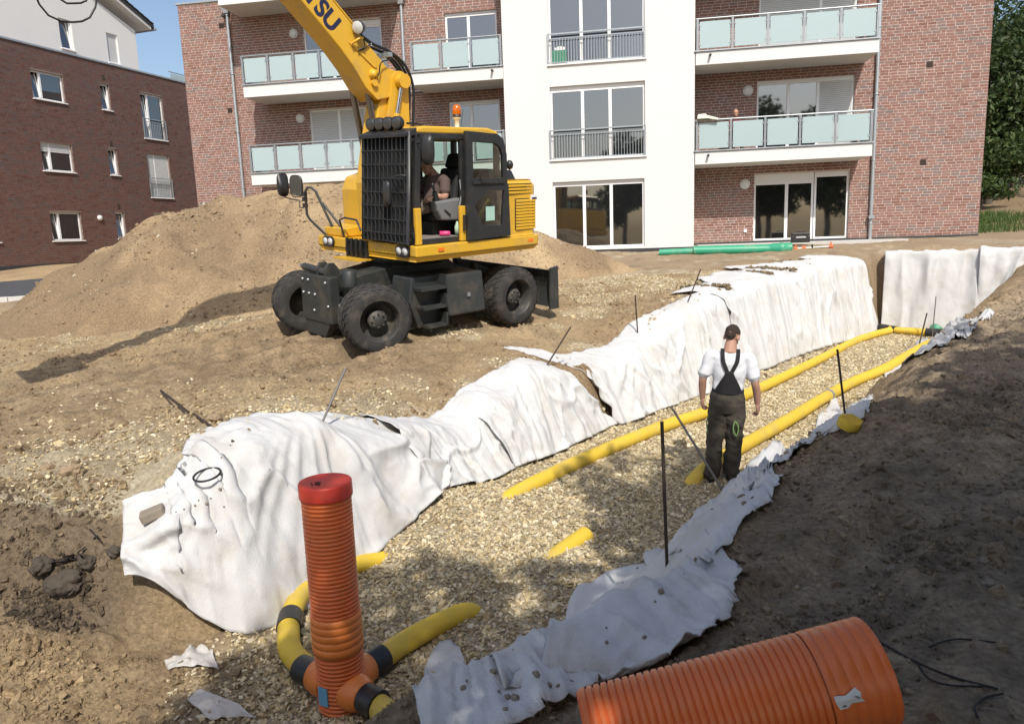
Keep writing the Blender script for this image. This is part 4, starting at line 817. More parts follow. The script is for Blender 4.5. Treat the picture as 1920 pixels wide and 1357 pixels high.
# big orange pipe lying in the foreground
def wpt(x, y, w): return CAMP+ray(x, y)*w
A_, B_ = wpt(1105, 1392, 2.42), wpt(1642, 1254, 2.40); ax = (B_-A_); LL = ax.length; ax.normalize(); BRR = .165
zq = Vector((0, 0, 1)).rotation_difference(ax).to_matrix().to_4x4(); zq.translation = A_
bp = empty('orange_pipe', zq, 'large orange ribbed pipe lying on the dark bank in the foreground', 'sewer pipe')
def bigribs(z0, z1, r, pitch, depth):
    pr = []; n = round((z1-z0)/pitch); h = (z1-z0)/n
    for i in range(n): z = z0+i*h; pr += [(r-depth, z), (r-depth, z+h*.15), (r-depth*.2, z+h*.22), (r, z+h*.34), (r, z+h*.86), (r-depth*.2, z+h*.94)]
    return pr
rb = [(BRR-.022, .002), (BRR-.004, 0)]+bigribs(.004, LL*.78, BRR, .0245, .008)+[(BRR-.008, LL*.78)]
sm_ = [(BRR-.004, LL*.78+.004), (BRR+.001, LL*.78+.012)]
for k in range(5): z = LL*(.815+k*.04); sm_ += [(BRR+.001, z-.003), (BRR-.0015, z-.001), (BRR-.0015, z+.001), (BRR+.001, z+.003)]
sm_ += [(BRR+.001, LL-.004), (BRR-.002, LL), (BRR-.010, LL)]
MB().lathe(rb, 72).build('ribbed_pipe', M_ORG, bp); MB().lathe(sm_, 72).build('smooth_end', M_ORG, bp); MB().lathe([(BRR-.010, LL), (BRR-.014, LL-.01), (BRR-.016, .01), (BRR-.022, .002)], 48).build('pipe_bore', M_ORG, bp)
M_PAPER = mat('paper_label', (.62, .63, .62), .6, .05, 20)
# torn paper label stuck near the end: a curved patch following the pipe wall
lc = zq.inverted() @ wpt(1591, 1300, 2.27); a0 = math.atan2(lc.y, lc.x); outl = [(-.034,-.10),(.0,-.07),(.034,-.155),(.046,-.06),(.043,.04),(.052,.115),(.012,.085),(-.004,.15),(-.026,.155),(-.034,.02)]
lm = MB(); rr = BRR+.005
lm.add([((rr+.002*math.sin(i*2.1))*math.cos(a0+b), (rr+.002*math.sin(i*2.1))*math.sin(a0+b), lc.z-.02+a) for i, (a, b) in enumerate(outl)]+[((rr+.006)*math.cos(a0), (rr+.006)*math.sin(a0), lc.z-.02)], [(i, (i+1) % 10, 10) for i in range(10)])
lb = lm.build('label', M_PAPER, bp)
for k, (a, b, l) in enumerate(((.022, -.02, .018), (.026, 0, .02), (.03, .02, .014), (-.02, .09, .02), (-.016, .075, .012))):
    t = MB(); t.add([((rr+.0075)*math.cos(a0+b+db), (rr+.0075)*math.sin(a0+b+db), lc.z-.02+a+dz) for db, dz in ((-.006, 0), (.006, 0), (.006, l*.6), (-.006, l*.6))], [(0, 1, 2, 3)]); t.build('print_line', M_INK, lb)
# green pipes, tool case and levelling tool in front of the building
def gpt(x, y, o=-.8): return onpl(x, y, fac(0, o, 0), FI)
a, b = gpt(1236, 474), gpt(1303, 471); g1 = tag(MB().tube([a, b], .10, 20).build('green_pipe', M_GRN), 'thin dark green pipe lying left against the white bay', 'sewer pipe', 'green pipes by the building')
a, b, c = gpt(1300, 470, -.85), gpt(1440, 467, -.85), gpt(1484, 465, -.85); g2 = MB().tube([a, b], .135, 24).build('green_pipe', M_GRN); tag(g2, 'thick green pipe with ribbed socket lying before the patio', 'sewer pipe', 'green pipes by the building')
dd = (c-b).normalized(); MB().tube([b, b+dd*.1, b+dd*.12, b+dd*.3, b+dd*.33, b+dd*.42, b+dd*.44, c], [.137, .145, .155, .155, .172, .172, .155, .158], 24).build('socket', M_GRN, g2)
M_CASE = mat('black_case', (.02, .02, .022), .5, .2, 10); M_ORT = mat('orange_plastic', (.75, .13, .03), .45, .05, 5); M_ALU = mat('white_rail', (.72, .72, .70), .4, .05, 5)
tc_ = Matrix.Translation(fac(8.78, -.25, 2.33)) @ MF.to_3x3().to_4x4(); case = empty('tool_case', tc_, 'black plastic tool case standing on the concrete patio', 'tool case')
MB().box(-.26, .26, -.09, .09, .0, .20).build('case_body', M_CASE, case, .02); MB().box(-.255, .255, -.085, .085, .204, .28).build('lid', M_CASE, case, .02)
MB().tube([(-.1, 0, .28), (-.1, 0, .315), (.1, 0, .315), (.1, 0, .28)], .014, 8).build('handle', M_CASE, case); MB().box(-.14, .14, -.094, -.089, .14, .165).build('brand_strip', M_ALU, case)
for s in (-.16, .16): MB().box(s-.03, s+.03, -.10, -.085, .17, .23).build('latch', M_CASE, case)
a, b = gpt(1492, 466, -.75), gpt(1558, 462, -.75); dd = (b-a).normalized(); up = Vector((0, 0, 1))
tl = MB().tube([a, b], .022, 8).build('levelling_tool', M_ALU); tag(tl, 'white tool bar with orange end pieces lying by the tool case', 'tool')
for p_, h in ((a, .11), (a+dd*.22, .07), (b, .13)): MB().tube([p_-dd*.05+up*.0, p_+dd*.05], .05, 8).build('end_piece', M_ORT, tl); MB().tube([p_-up*.06, p_+up*h], .02, 8).build('clamp_arm', M_ORT, tl)
MB().tube([a+dd*.45-up*.06, a+dd*.45+up*.09], .03, 8).build('grip', M_CASE, tl)
gp = tag(MB().lathe([(.001, 0), (.13, 0), (.13, .02), (.115, .05), (.115, .30)], 24, onz(1757, 619, .12), (.3, .9, .06), caps=False).build('green_pipe', M_GRN), 'green pipe end stub at the far right foot of the end wall', 'sewer pipe')
# ---------------------------------------------------------------- steel rods
M_ROD = mat('rusty_rod', (.06, .042, .032), .7, .35, 30, .2, 120, metal=.3); M_RODG = mat('grey_rod', (.17, .16, .15), .55, .25, 30, metal=.4)
def rod(base, top, label, m_=None, r=.011, bury=.12, name='steel_rod'):
    b, t = Vector(base), Vector(top); d = (t-b).normalized(); return tag(MB().tube([b-d*bury, t], r, 8).build(name, m_ or M_ROD), label, 'steel rod', 'steel rods pinning the fleece')
def rodpx(b, t, label, lean=0., base=None, **k):
    p = base or hit(*b); q = onY(t[0], t[1], p.y+lean); return rod(p, q, label, **k)
rodpx((590,828), (648,690), 'grey rod leaning right out of the big near fleece sheet', .35, m_=M_RODG)
a, b = hit(438, 836), hit(303, 743); 
rod(a+Vector((0,0,.02)), a*.52+b*.48+Vector((0,0,.03)), 'lower rod lying from the fleece corner onto the gravel', bury=0, r=.013); rod(a*.45+b*.55+Vector((0,0,.015)), b+Vector((0,0,.05)), 'upper rod lying on the sand above the fleece corner', bury=0, r=.013)
rodpx((1015,703), (1070,613), 'dark rod leaning right at the middle fleece sheet', .25)
rodpx((1196,632), (1191,553), 'upright rod left of the long fleece behind the worker')
rodpx((1284,582), (1314,505), 'dark rod leaning right above the worker on the left wall', .3)
rodpx((1251,1070), (1241,790), 'tall upright dark rod in the near right fleece')
rodpx((1358,924), (1259,763), 'grey rod leaning left beside the worker\'s feet', .5, m_=M_RODG, r=.014)
r8 = hit(1585, 785); rodpx(None, (1570,655), 'dark rod with a yellow cap at its foot on the right bank', 0, base=r8)
rodpx((1720,660), (1738,587), 'dark rod on the fleece strip far up the right bank', .2, r=.016)
rodpx((1748,632), (1755,556), 'thin grey rod at the far end beside the green stub', base=onz(1748, 632, .05), m_=M_RODG, r=.012)
# yellow cap at the foot of the rod
cp = hit(1592, 797, .03); mcap = Matrix.Translation(cp) @ Matrix.Rotation(R(24), 4, 'Z') @ Matrix.Rotation(R(18), 4, 'X')
cap = MB(mcap); cap.lathe([(.001, .05), (.085, .05), (.092, .045), (.095, .0), (.095, -.03)], 8); cb = cap.build('yellow_cap', M_YEL); tag(cb, 'ribbed yellow plastic cap lying at the foot of a rod on the dark bank', 'pipe cap')
for k in range(6): MB(mcap).box(-.07, .07, -.065+k*.022, -.055+k*.022, .051, .057).build('rib', M_YEL, cb)
# black sealing ring and a stone block on the near fleece
rp_ = hit(391, 899); M_RUB = mat('black_rubber', (.015, .015, .015), .6)
nrm = Vector((.25, -.35, 1)).normalized(); qn = Vector((0, 0, 1)).rotation_difference(nrm)
def on_cloth(px_, py_, objs=None):
    """point of the fleece (or ground) seen along a pixel ray"""
    dg = bpy.context.evaluated_depsgraph_get(); ok, loc, n, *_ = S.ray_cast(dg, CAMP, ray(px_, py_).normalized(), distance=60); return loc, n
p_, n_ = on_cloth(391, 899); n_ = (n_.normalized()+Vector((0, 0, 1.0))).normalized(); qn = Vector((0, 0, 1)).rotation_difference(n_); rg = MB()
rg.tube([p_+n_*.045+qn @ Vector((.098*math.cos(t), .098*math.sin(t), 0)) for t in np.linspace(0, 2*math.pi, 40, endpoint=False)], .0085, 8, closed=True)
tag(rg.build('sealing_ring', M_RUB), 'black rubber sealing ring lying on the near white fleece', 'rubber ring')
M_STONE = mat('grey_brown_stone', (.24, .205, .16), .9, .25, 12, .4, 50)
def stone(name, p, r, m_, label=None, cat=None, group=None, seed=0, flat=.7, sub=3):
    bm = bmesh.new(); bmesh.ops.create_icosphere(bm, subdivisions=sub, radius=1); g = np.random.default_rng(seed); o3 = g.uniform(0, 50, 3)
    for v in bm.verts:
        c = v.co; k = 1+.45*float(fbm(np.array([c.x*1.2+o3[0]+c.z]), np.array([c.y*1.2+o3[1]-c.z]), 3, seed % 9)[0])+.24*float(fbm(np.array([c.x*4+o3[0]]), np.array([c.y*5+c.z*4]), 2, 3)[0]); v.co = c*k
    for v in bm.verts: v.co = Vector((v.co.x*r, v.co.y*r*g.uniform(.7, .95) if False else v.co.y*r*.8, v.co.z*r*flat))
    me = bpy.data.meshes.new(name); bm.to_mesh(me); bm.free(); me.polygons.foreach_set('use_smooth', [True]*len(me.polygons)); o = put(name, me, m_); o.location = p; o.rotation_euler = (g.uniform(-.3, .3), g.uniform(-.3, .3), g.uniform(0, 6)); return tag(o, label, cat, group)
p_, n_ = on_cloth(292, 968); bk = MB(Matrix.Translation(p_+n_*.03) @ Vector((0, 0, 1)).rotation_difference((n_+Vector((0, 0, 1))).normalized()).to_matrix().to_4x4() @ Matrix.Rotation(R(20), 4, 'Z'))
bk.box(-.085, .085, -.055, .055, -.035, .04); tag(bk.build('stone_block', M_STONE, None, .012), 'square grey brown paving stone weighing down the fleece corner', 'stone block')
for i, (x, y, r) in enumerate(((413,918,.022),(414,890,.014),(388,945,.02),(395,935,.013),(366,948,.016),(372,938,.01),(345,955,.011),(330,960,.01),(420,950,.012),(505,880,.009),(415,858,.012),(432,835,.012),(1395,945,.026),(1335,955,.012),(1240,1110,.022),(1195,1065,.016),(1168,1092,.010),(1228,1128,.01),(1208,1195,.014),(1138,1205,.014),(1137,1177,.008),(925,1260,.02),(965,1310,.026),(952,1308,.02),(948,1330,.015),(935,1297,.012),(868,1290,.016),(875,1276,.009),(1030,1285,.016),(1046,1286,.012),(1005,1265,.024))):
    p_, n_ = on_cloth(x, y); stone('pebble', p_+Vector((0, 0, r*.25)), r*.72, M_STONE, ('small brown pebble on the near left fleece below the black ring' if x < 600 else 'small grey brown pebble lying on the right bank fleece'), 'pebble', ('pebbles below the black ring' if x < 600 else 'pebbles on the right bank fleece'), i, .75, 2)
M_CLOD = attr_mat('dark_clod', 'none', .98, 20, .4, .8, 40); M_CLODD = mat('dark_soil_clod', (.075, .060, .045), .98, .4, 8, .9, 30); M_CLODB = mat('tan_clod', (.30, .22, .14), .98, .3, 8, .9, 30); bpy.data.materials.remove(M_CLOD)
for x, y, r, m_, lb in ((215,1035,.05,M_CLODD,'small dark soil lump just left of the white fleece tip'),(140,1120,.055,M_CLODD,'dark lump below the larger peaty lump'),(118,1096,.11,M_CLODD,'large dark lump of peaty soil at the left edge of the cut'),(165,1062,.07,M_CLODD,'dark rooty soil lump right beside the larger peaty one'),(80,1080,.085,M_CLODD,'dark soil lump at the extreme left of the sand cut'),(137,886,.085,M_CLODB,'brown clod resting on the gravel at the left'),(90,878,.05,M_CLODB,'small brown clod left of the bigger clod on the gravel'),(620,760,.07,M_CLODB,'brown soil lump on the sand left of the leaning rod'),(400,790,.08,M_CLODB,'broken tan soil lump beside the lying rods'),(1672,1072,.028,M_STONE,'smooth grey stone on the dark bank'),(1855,1098,.03,M_STONE,'pale stone at the right edge of the dark bank'),(1845,1052,.022,M_STONE,'small flat stone high at the right of the dark bank')):
    p_ = hit(x, y); stone('soil_clod' if m_ is not M_STONE else 'stone', p_+Vector((0, 0, r*.1)), r, m_, lb, 'clod' if m_ is not M_STONE else 'stone', None, int(x), .75, 4)
M_ROOT = mat('dark_cable', (.018, .015, .013), .7, .3, 20)
def cable(pts, r, label):
    P = spline([hit(*p, .012) for p in pts], 40); tag(MB().tube([Vector(p) for p in P], r, 6).build('cable', M_ROOT), label, 'cable', 'thin dark cables on the bank')
cable([(1622,1188),(1668,1215),(1720,1245),(1790,1272),(1870,1293)], .0055, 'dark cable running right from behind the orange pipe')
cable([(1742,1215),(1775,1201),(1810,1198),(1870,1204)], .004, 'upper thin dark cable at the right edge')
cable([(1722,1250),(1742,1275),(1780,1288),(1840,1292)], .004, 'thin dark cable branching below the longer one')
cable([(1832,1352),(1828,1325),(1845,1308),(1880,1304)], .004, 'curled dark cable in the lower right corner')
for (x, y, sd) in ((150,1060,1),(120,1075,2),(190,1030,3)):
    g = random.Random(sd); p_ = hit(x, y)
    tag(MB().tube([p_+Vector((g.uniform(-.1,.1), g.uniform(-.08,.08), .06+k*.02)) for k in range(4)], .006, 5).build('root', M_ROOT), 'short dark root sticking out of the peaty lump', 'root', 'roots in the dark soil')
# ================================================================= WHEELED EXCAVATOR  (x forward, y to its left, z up)
M_YP = mat('machine_yellow', (.66, .385, .028), .38, .05, 2.5, dirt=(.40, .27, .12, .65), dscale=2.6, coat=.2)
M_DG = mat('chassis_grey', (.030, .034, .034), .5, .25, 5, .1, 60, dirt=(.16, .125, .08, .4), dscale=3)
M_CB = mat('cab_black', (.022, .023, .025), .42, .2, 5, dirt=(.10, .085, .06, .35), dscale=4)
M_TY = mat('tyre_rubber', (.030, .029, .028), .85, .25, 9, .3, 80, dirt=(.16, .13, .095, .6), dscale=5)
M_RIM = mat('wheel_rim', (.045, .045, .043), .6, .3, 6, dirt=(.19, .155, .11, .6), dscale=6)
M_CHR = mat('chrome_rod', (.62, .62, .60), .16, .05, 5, metal=1.)
M_DCH = mat('dark_chrome', (.26, .25, .25), .22, .08, 5, metal=1.)
M_HOSE = mat('hydraulic_hose', (.014, .014, .014), .45, .2, 12)
M_LENS = mat('lamp_lens', (.55, .56, .55), .12, .15, 40, spec=.9)
M_AMB = mat('amber_beacon', (.80, .19, .01), .15, .1, 20, spec=.8); M_AMB.node_tree.nodes['Principled BSDF'].inputs['Transmission Weight'].default_value = .35
M_SEAT = mat('seat_fabric', (.02, .02, .021), .8, .2, 20); M_CONS = mat('console_grey', (.16, .165, .17), .6, .08, 8)
M_MIR = mat('mirror_glass', (.75, .75, .75), .03, .02, 3, metal=1.)
M_BOY = mat('boom_blue', (.015, .018, .06), .5)
M_GRN2 = mat('green_note', (.36, .55, .47), .6); M_PINK = mat('pink_can', (.75, .06, .22), .35); M_REFL = mat('orange_reflector', (.80, .17, .02), .3)
M_TINT = bpy.data.materials.new('tinted_glass'); M_TINT.use_nodes = True
_t = M_TINT.node_tree; _t.nodes.clear(); _o = _t.nodes.new('ShaderNodeOutputMaterial'); _a = _t.nodes.new('ShaderNodeBsdfTransparent'); _a.inputs[0].default_value = (.72, .80, .76, 1)
_g = _t.nodes.new('ShaderNodeBsdfGlossy'); _g.inputs['Roughness'].default_value = .02; _f = _t.nodes.new('ShaderNodeFresnel'); _f.inputs[0].default_value = 1.45; _x = _t.nodes.new('ShaderNodeMixShader')
_m = _t.nodes.new('ShaderNodeMath'); _m.operation = 'MULTIPLY'; _m.inputs[1].default_value = .45; _t.links.new(_f.outputs[0], _m.inputs[0]); _t.links.new(_m.outputs[0], _x.inputs[0]); _t.links.new(_a.outputs[0], _x.inputs[1]); _t.links.new(_g.outputs[0], _x.inputs[2]); _t.links.new(_x.outputs[0], _o.inputs[0])
ex = empty('excavator', EXM, 'yellow wheeled excavator with barred cab standing on the sand above the trench', 'excavator')
def at_y(px_, py_, Y):
    n = EXM.to_3x3() @ Vector((0, 1, 0)); P = EXM @ Vector((0, Y, 0)); return EXM.inverted() @ onpl(px_, py_, P, n)
# ---- wheels
def lug_tyre(R_, w, n=26):
    """tyre carcass with chevron lugs cut as real blocks"""
    m = MB(); prof = []
    for r, y in ((.60, -.98), (.72, -1.02), (.86, -1.0), (.955, -.90), (.975, -.7), (.975, .7), (.955, .90), (.86, 1.0), (.72, 1.02), (.60, .98)): prof.append((r*R_, y*w/2))
    m.lathe(prof, 48, (0, 0, 0), (0, 1, 0))
    for sg in (-1, 1):
        for k in range(n):
            a0 = 2*math.pi*(k+(.5 if sg > 0 else 0))/n; pts = []
            path = [(.04, .00), (.30, .13), (.46, .10), (.66, .24), (.90, .27), (1.0, .33)]
            ww = .30*2*math.pi/n
            lo = []; hi = []
            for f, da in path:
                y = sg*f*w/2*.97; rr = R_*(1.0 if f < .8 else (.975 if f < .95 else .93))
                for d in (-ww, ww): a = a0+da*1.15+d; hi.append((rr*math.cos(a), y, rr*math.sin(a))); lo.append((R_*.93*math.cos(a), y, R_*.93*math.sin(a)))
            nn = len(path); v = hi+lo; f_ = []
            for i in range(nn-1):
                a, b, c, d = 2*i, 2*i+1, 2*i+3, 2*i+2; o = 2*nn; f_ += [(a, b, c, d), (a, d, d+o, a+o), (b, b+o, c+o, c)]
            f_ += [(0, 2*nn, 2*nn+1, 1), (2*nn-2, 2*nn-1, 4*nn-1, 4*nn-2)]; m.add(v, f_)
    return m.mesh('tyre')
TR, TW = .48, .54
tyre_me = lug_tyre(TR, TW)
rim_m = MB(); rim_m.lathe([(.60*TR, -TW*.49), (.575*TR, -TW*.47), (.55*TR, -TW*.3), (.53*TR, .0), (.53*TR, TW*.08), (.54*TR, TW*.12), (.57*TR, TW*.40), (.61*TR, TW*.485), (.635*TR, TW*.495), (.62*TR, TW*.47)], 40, (0, 0, 0), (0, 1, 0))
rim_m.lathe([(.001, TW*.02), (.53*TR, TW*.05)], 40, (0, 0, 0), (0, 1, 0)); rim_me = rim_m.mesh('rim')
hub_m = MB(); hub_m.lathe([(.30*TR, 0), (.30*TR, TW*.25), (.27*TR, TW*.31), (.001, TW*.32)], 24, (0, 0, 0), (0, 1, 0))
for k in range(8): a = k*math.pi/4; hub_m.lathe([(.03*TR, TW*.3), (.03*TR, TW*.36), (.001, TW*.365)], 6, (.2*TR*math.cos(a), 0, .2*TR*math.sin(a)), (0, 1, 0))
hub_me = hub_m.mesh('hub')
for x, sg, st in ((1.3, 1, 0), (1.3, -1, 0), (-1.3, 1, 0), (-1.3, -1, 0)):
    t = put('wheel', tyre_me, M_TY, ex); t.location = (x, sg*(1.25-TW/2), TR); t.rotation_euler = (0, rnd.uniform(0, 1), (0 if sg > 0 else math.pi)-(R(17) if x > 0 else 0))
    put('rim', rim_me, M_RIM, t); put('hub', hub_me, M_RIM, t)
# ---- undercarriage
m = MB(); m.box(-1.15, 1.15, -.42, .42, .42, .80); m.prism([(.78, .60), (1.15, .60), (1.15, 1.0), (.4, 1.1), (-.6, 1.1), (-.78, .8)], 'y', -.36, .36); m.build('chassis', M_DG, ex, .02)
for x in (1.3, -1.3): MB().tube([(x, -.75, TR), (x, -.3, TR), (x, 0, TR), (x, .3, TR), (x, .75, TR)], [.12, .14, .2, .14, .12], 14).build('axle', M_DG, ex)
MB().lathe([(.62, 1.06), (.62, 1.12), (.66, 1.12), (.66, 1.22), (.60, 1.24)], 40).build('swing_ring', M_DG, ex)
# front mounting block with its plates, lug and cylinder
fb = MB(); fb.box(1.46, 1.62, -.46, .36, .34, 1.02); fb.prism([(-.40, .12), (.12, .12), (.30, .36), (-.44, .36)], 'x', 1.47, 1.60); f_ = fb.build('front_plate', M_DG, ex, .012)
for y, z in ((-.38, .94), (-.22, .94), (-.38, .74), (-.22, .74), (-.05, .74), (.26, .94), (.30, .6), (-.1, .5)): MB().lathe([(.022, 0), (.022, .02), (.001, .022)], 6, (1.62, y, z), (1, 0, 0)).build('bolt', M_STEEL, f_)
MB().tube([(1.50, -.52, 1.10), (1.50, .18, 1.06)], [.055, .055], 14).build('ram', M_DG, ex); MB().tube([(1.50, -.62, 1.105), (1.50, -.5, 1.10)], .03, 10).build('ram_rod', M_CHR, ex)
lug = MB()
for y in (-.10, .12): lug.prism([(1.30, .98), (1.56, .98), (1.56, 1.12), (1.50, 1.20), (1.40, 1.20), (1.32, 1.10)], 'y', y, y+.05)
lug.build('lug', M_DG, ex, .01); MB().lathe([(.10, .9), (.10, 1.10), (.07, 1.13), (.001, 1.13)], 20, (1.38, .52, 0)).build('pot', M_DG, ex)
MB().tube([(1.5, .42, .62), (1.46, .66, .5)], .035, 8).build('tie_rod', M_STEEL, ex)
# side boxes and steps on the left
sb = MB(); sb.hexa([(-.62,.55,.36),(.12,.55,.36),(.12,1.2,.36),(-.62,1.2,.36),(-.62,.55,.98),(.12,.55,.98),(.12,1.13,.98),(-.62,1.13,.98)]); s_ = sb.build('side_tank', M_DG, ex, .03)
MB().box(-.30, -.25, 1.18, 1.205, .62, .68).build('lock', M_STEEL, s_)
st_ = MB()
st_.prism([(.14, .22), (.56, .22), (.72, .62), (.66, .98), (.14, .98)], 'y', .55, 1.02); st_b = st_.build('step_box', M_DG, ex, .02)
for z0, x1 in ((.24, .58), (.52, .66), (.80, .70)): MB().box(.17, x1-.06, 1.0, 1.22, z0, z0+.04).build('step', M_DG, st_b); MB().box(.16, .19, 1.0, 1.22, z0, z0+.2).build('step_side', M_DG, st_b)
MB().prism([(-.62, .36), (.12, .36), (.12, .98), (-.62, .98)], 'y', -1.13, -.55).build('side_tank', M_DG, ex, .03)
# dozer blade at the rear with its arms
bl = MB(); N_ = 9; pr = [(-2.05-.10*math.cos(math.pi*(k/(N_-1)-.5)), .22+.62*k/(N_-1)) for k in range(N_)]; bl.prism([(x-.035, z) for x, z in pr]+[(x, z) for x, z in reversed(pr)], 'y', -1.26, 1.26); b_ = bl.build('dozer_blade', M_DG, ex)
for y in (-1.28, 1.24): MB().prism([(-2.24, .18), (-2.02, .18), (-2.02, .88), (-2.20, .90)], 'y', y, y+.035).build('blade_cheek', M_DG, b_)
for y in (-.5, .4): MB().hexa([(-2.1,y,.45),(-1.0,y,.7),(-1.0,y+.12,.7),(-2.1,y+.12,.45),(-2.1,y,.6),(-1.0,y,1.0),(-1.0,y+.12,1.0),(-2.1,y+.12,.6)]).build('blade_arm', M_DG, b_)
# ---- upper structure
dk = MB(); oc = [(.74, 1.26), (.62, 1.27), (-1.72, 1.27), (-1.80, 1.20), (-1.84, .6), (-1.84, -.6), (-1.78, -1.35), (.68, -1.40), (.75, -1.36)]
dk.prism(oc, 'z', 1.30, 1.46); ic = [(x*.97, y*.955) for x, y in oc]
n = len(oc); dk.add([(x, y, 1.235) for x, y in ic]+[(x, y, 1.30) for x, y in oc], [tuple(range(n))]+[(i, (i+1) % n, (i+1) % n+n, i+n) for i in range(n)])
deck = dk.build('deck', M_YP, ex, .02)
MB().box(.70, .765, -.52, .07, 1.16, 1.46).build('boom_gap', M_HOSE, deck)
for k in range(4): MB().tube([(.775, -.45+.13*k, 1.48), (.80, -.44+.13*k, 1.3), (.76, -.46+.13*k, 1.16)], .022, 8).build('hose', M_HOSE, deck)
MB().box(.5, .98, -.55, .1, 1.165, 1.19).build('hose_tray', M_YP, deck)
def lamp_pod(y, z, x=.76):
    b = MB(); b.prism([(y-.16+.075*(1-math.cos(t)) if False else y+(.075 if abs(t) < math.pi/2 else -.075)+.085*math.cos(t), z+.085*math.sin(t)) for t in np.linspace(-math.pi+.01, math.pi-.02, 24)], 'x', x-.01, x+.02); p = b.build('headlight', M_CB, ex)
    for d in (-.075, .075): MB().lathe([(.058, .02), (.054, .035), (.001, .04)], 18, (x, y+d, z), (1, 0, 0)).build('lens', M_LENS, p)
lamp_pod(-1.02, 1.385); lamp_pod(.98, 1.375)
for x, y, z in ((.30, 1.285, 1.385), (-1.55, 1.275, 1.38)): MB().box(x-.05, x+.05, y-.016, y, z-.022, z+.022).build('reflector', M_REFL, deck)
# rear body (engine) with louvres
rb_ = MB(); pts = [(-.98, 1.22), (-1.62, 1.24), (-1.74, 1.16), (-1.82, .9), (-1.86, .4), (-1.86, -.4), (-1.82, -.9), (-1.72, -1.18), (-1.55, -1.26), (-.98, -1.26)]
n = len(pts); rb_.add([(x, y, 1.465) for x, y in pts]+[(x, y, 2.24) for x, y in pts]+[(x*.965+(-.02), y*.94, 2.33) for x, y in pts], [tuple(range(n-1, -1, -1)), tuple(range(2*n, 3*n))]+[(i+k*n, i+k*n+n, (i+1) % n+k*n+n, (i+1) % n+k*n) for k in (0, 1) for i in range(n)])
body = rb_.build('engine_body', M_YP, ex, .025)
MB().box(-1.69, -1.24, 1.205, 1.238, 1.56, 2.04).build('grille_recess', M_DARK, body)
for k in range(10): z = 1.575+k*.047; MB().hexa([(-1.68,1.225,z),(-1.25,1.225,z),(-1.25,1.255,z-.012),(-1.68,1.255,z-.012),(-1.68,1.225,z+.034),(-1.25,1.225,z+.034),(-1.25,1.255,z+.016),(-1.68,1.255,z+.016)]).build('louvre', M_YP, body)
MB().box(-1.60, -1.0, 1.20, 1.236, 2.12, 2.27).build('vent_recess', M_DARK, body)
for k in range(3): z = 2.13+k*.05; MB().hexa([(-1.59,1.22,z),(-1.01,1.22,z),(-1.01,1.25,z-.008),(-1.59,1.25,z-.008),(-1.59,1.22,z+.03),(-1.01,1.22,z+.03),(-1.01,1.25,z+.018),(-1.59,1.25,z+.018)]).build('louvre', M_YP, body)
pl_ = MB().box(-1.72, -1.58, 1.236, 1.25, 2.00, 2.09).build('model_plate', M_PVC, ex); MB().box(-1.71, -1.60, 1.2505, 1.252, 2.02, 2.05).build('plate_text', M_BOY, pl_)
MB().hexa([(-1.42,.35,2.32),(-.86,.35,2.32),(-.86,1.08,2.32),(-1.42,1.08,2.32),(-1.38,.40,2.47),(-.86,.40,2.50),(-.86,1.02,2.50),(-1.38,1.02,2.47)]).build('engine_hood', M_CB, body, .02)
h_ = MB().tube([(-1.50, .85, 2.3), (-1.50, .85, 2.48)], .012, 8).build('camera_stalk', M_STEEL, ex); MB().ell((-1.50, .85, 2.55), (.06, .06, .075), 14, 10).build('rear_camera', M_CB, h_)
# tank side behind the boom, right-hand cover
MB().prism([(.30, 1.465), (.30, 2.18), (.22, 2.38), (.0, 2.44), (-.95, 2.40), (-.95, 1.465)], 'y', -1.30, -.70).build('side_cover', M_YP, ex, .05, 3)
MB().prism([(.66, 1.465), (.66, 1.60), (.34, 1.64), (.34, 1.465)], 'y', -1.30, -.66).build('step_box', M_YP, ex, .02)
MB().tube([(.40, -.60, 1.5), (.42, -.60, 2.2), (.36, -.60, 2.62), (.30, -.60, 2.7)], .016, 8).build('grab_rail', M_YP, ex)
# ---- cab
cab = empty('cab', None); cab.parent = ex
CX0, CX1, CY0, CY1, CZ0, CZ1 = -.95, .64, .12, 1.20, 1.47, 3.02
def bar(a, b, w=.07, d=.07, name='pillar', m_=M_CB, par=None):
    a, b = Vector(a), Vector(b); t = (b-a).normalized(); x = t.cross(Vector((0, 1, 0)) if abs(t.y) < .8 else Vector((1, 0, 0))).normalized(); y = t.cross(x); q = []
    for p in (a, b): q += [p-x*w/2-y*d/2, p+x*w/2-y*d/2, p+x*w/2+y*d/2, p-x*w/2+y*d/2]
    return MB().hexa(q).build(name, m_, par or cab, .012)
MB().box(CX0, CX1+.06, CY0, CY1, 1.462, 1.54).build('cab_floor', M_CB, cab, .01); MB().box(-.1, .60, .2, 1.19, 1.541, 1.55).build('floor_mat', mat('grey_mat', (.20, .18, .16), .9, .2, 20), cab)
rfp = [(.66, 2.98), (.60, 3.05), (.45, 3.085), (-.75, 3.085), (-.93, 3.04), (-.97, 2.98)]
MB().prism([(x, z) for x, z in rfp], 'y', CY0-.01, CY1-.02).build('cab_roof', M_YP, cab, .03, 3); MB().box(-.92, .6, CY0, CY1-.03, 2.93, 2.978).build('roof_lining', M_CB, cab)
for y in (CY0+.04, CY1-.04):
    bar((CX1+.03, y, 1.5), (.57, y, 2.98), .09, .08); bar((-.22, y, 1.5), (-.22, y, 2.98), .08, .06); bar((CX0+.03, y, 1.5), (CX0+.03, y, 2.98), .08, .08)
    bar((CX0, y, 2.95), (.60, y, 2.95), .08, .08)
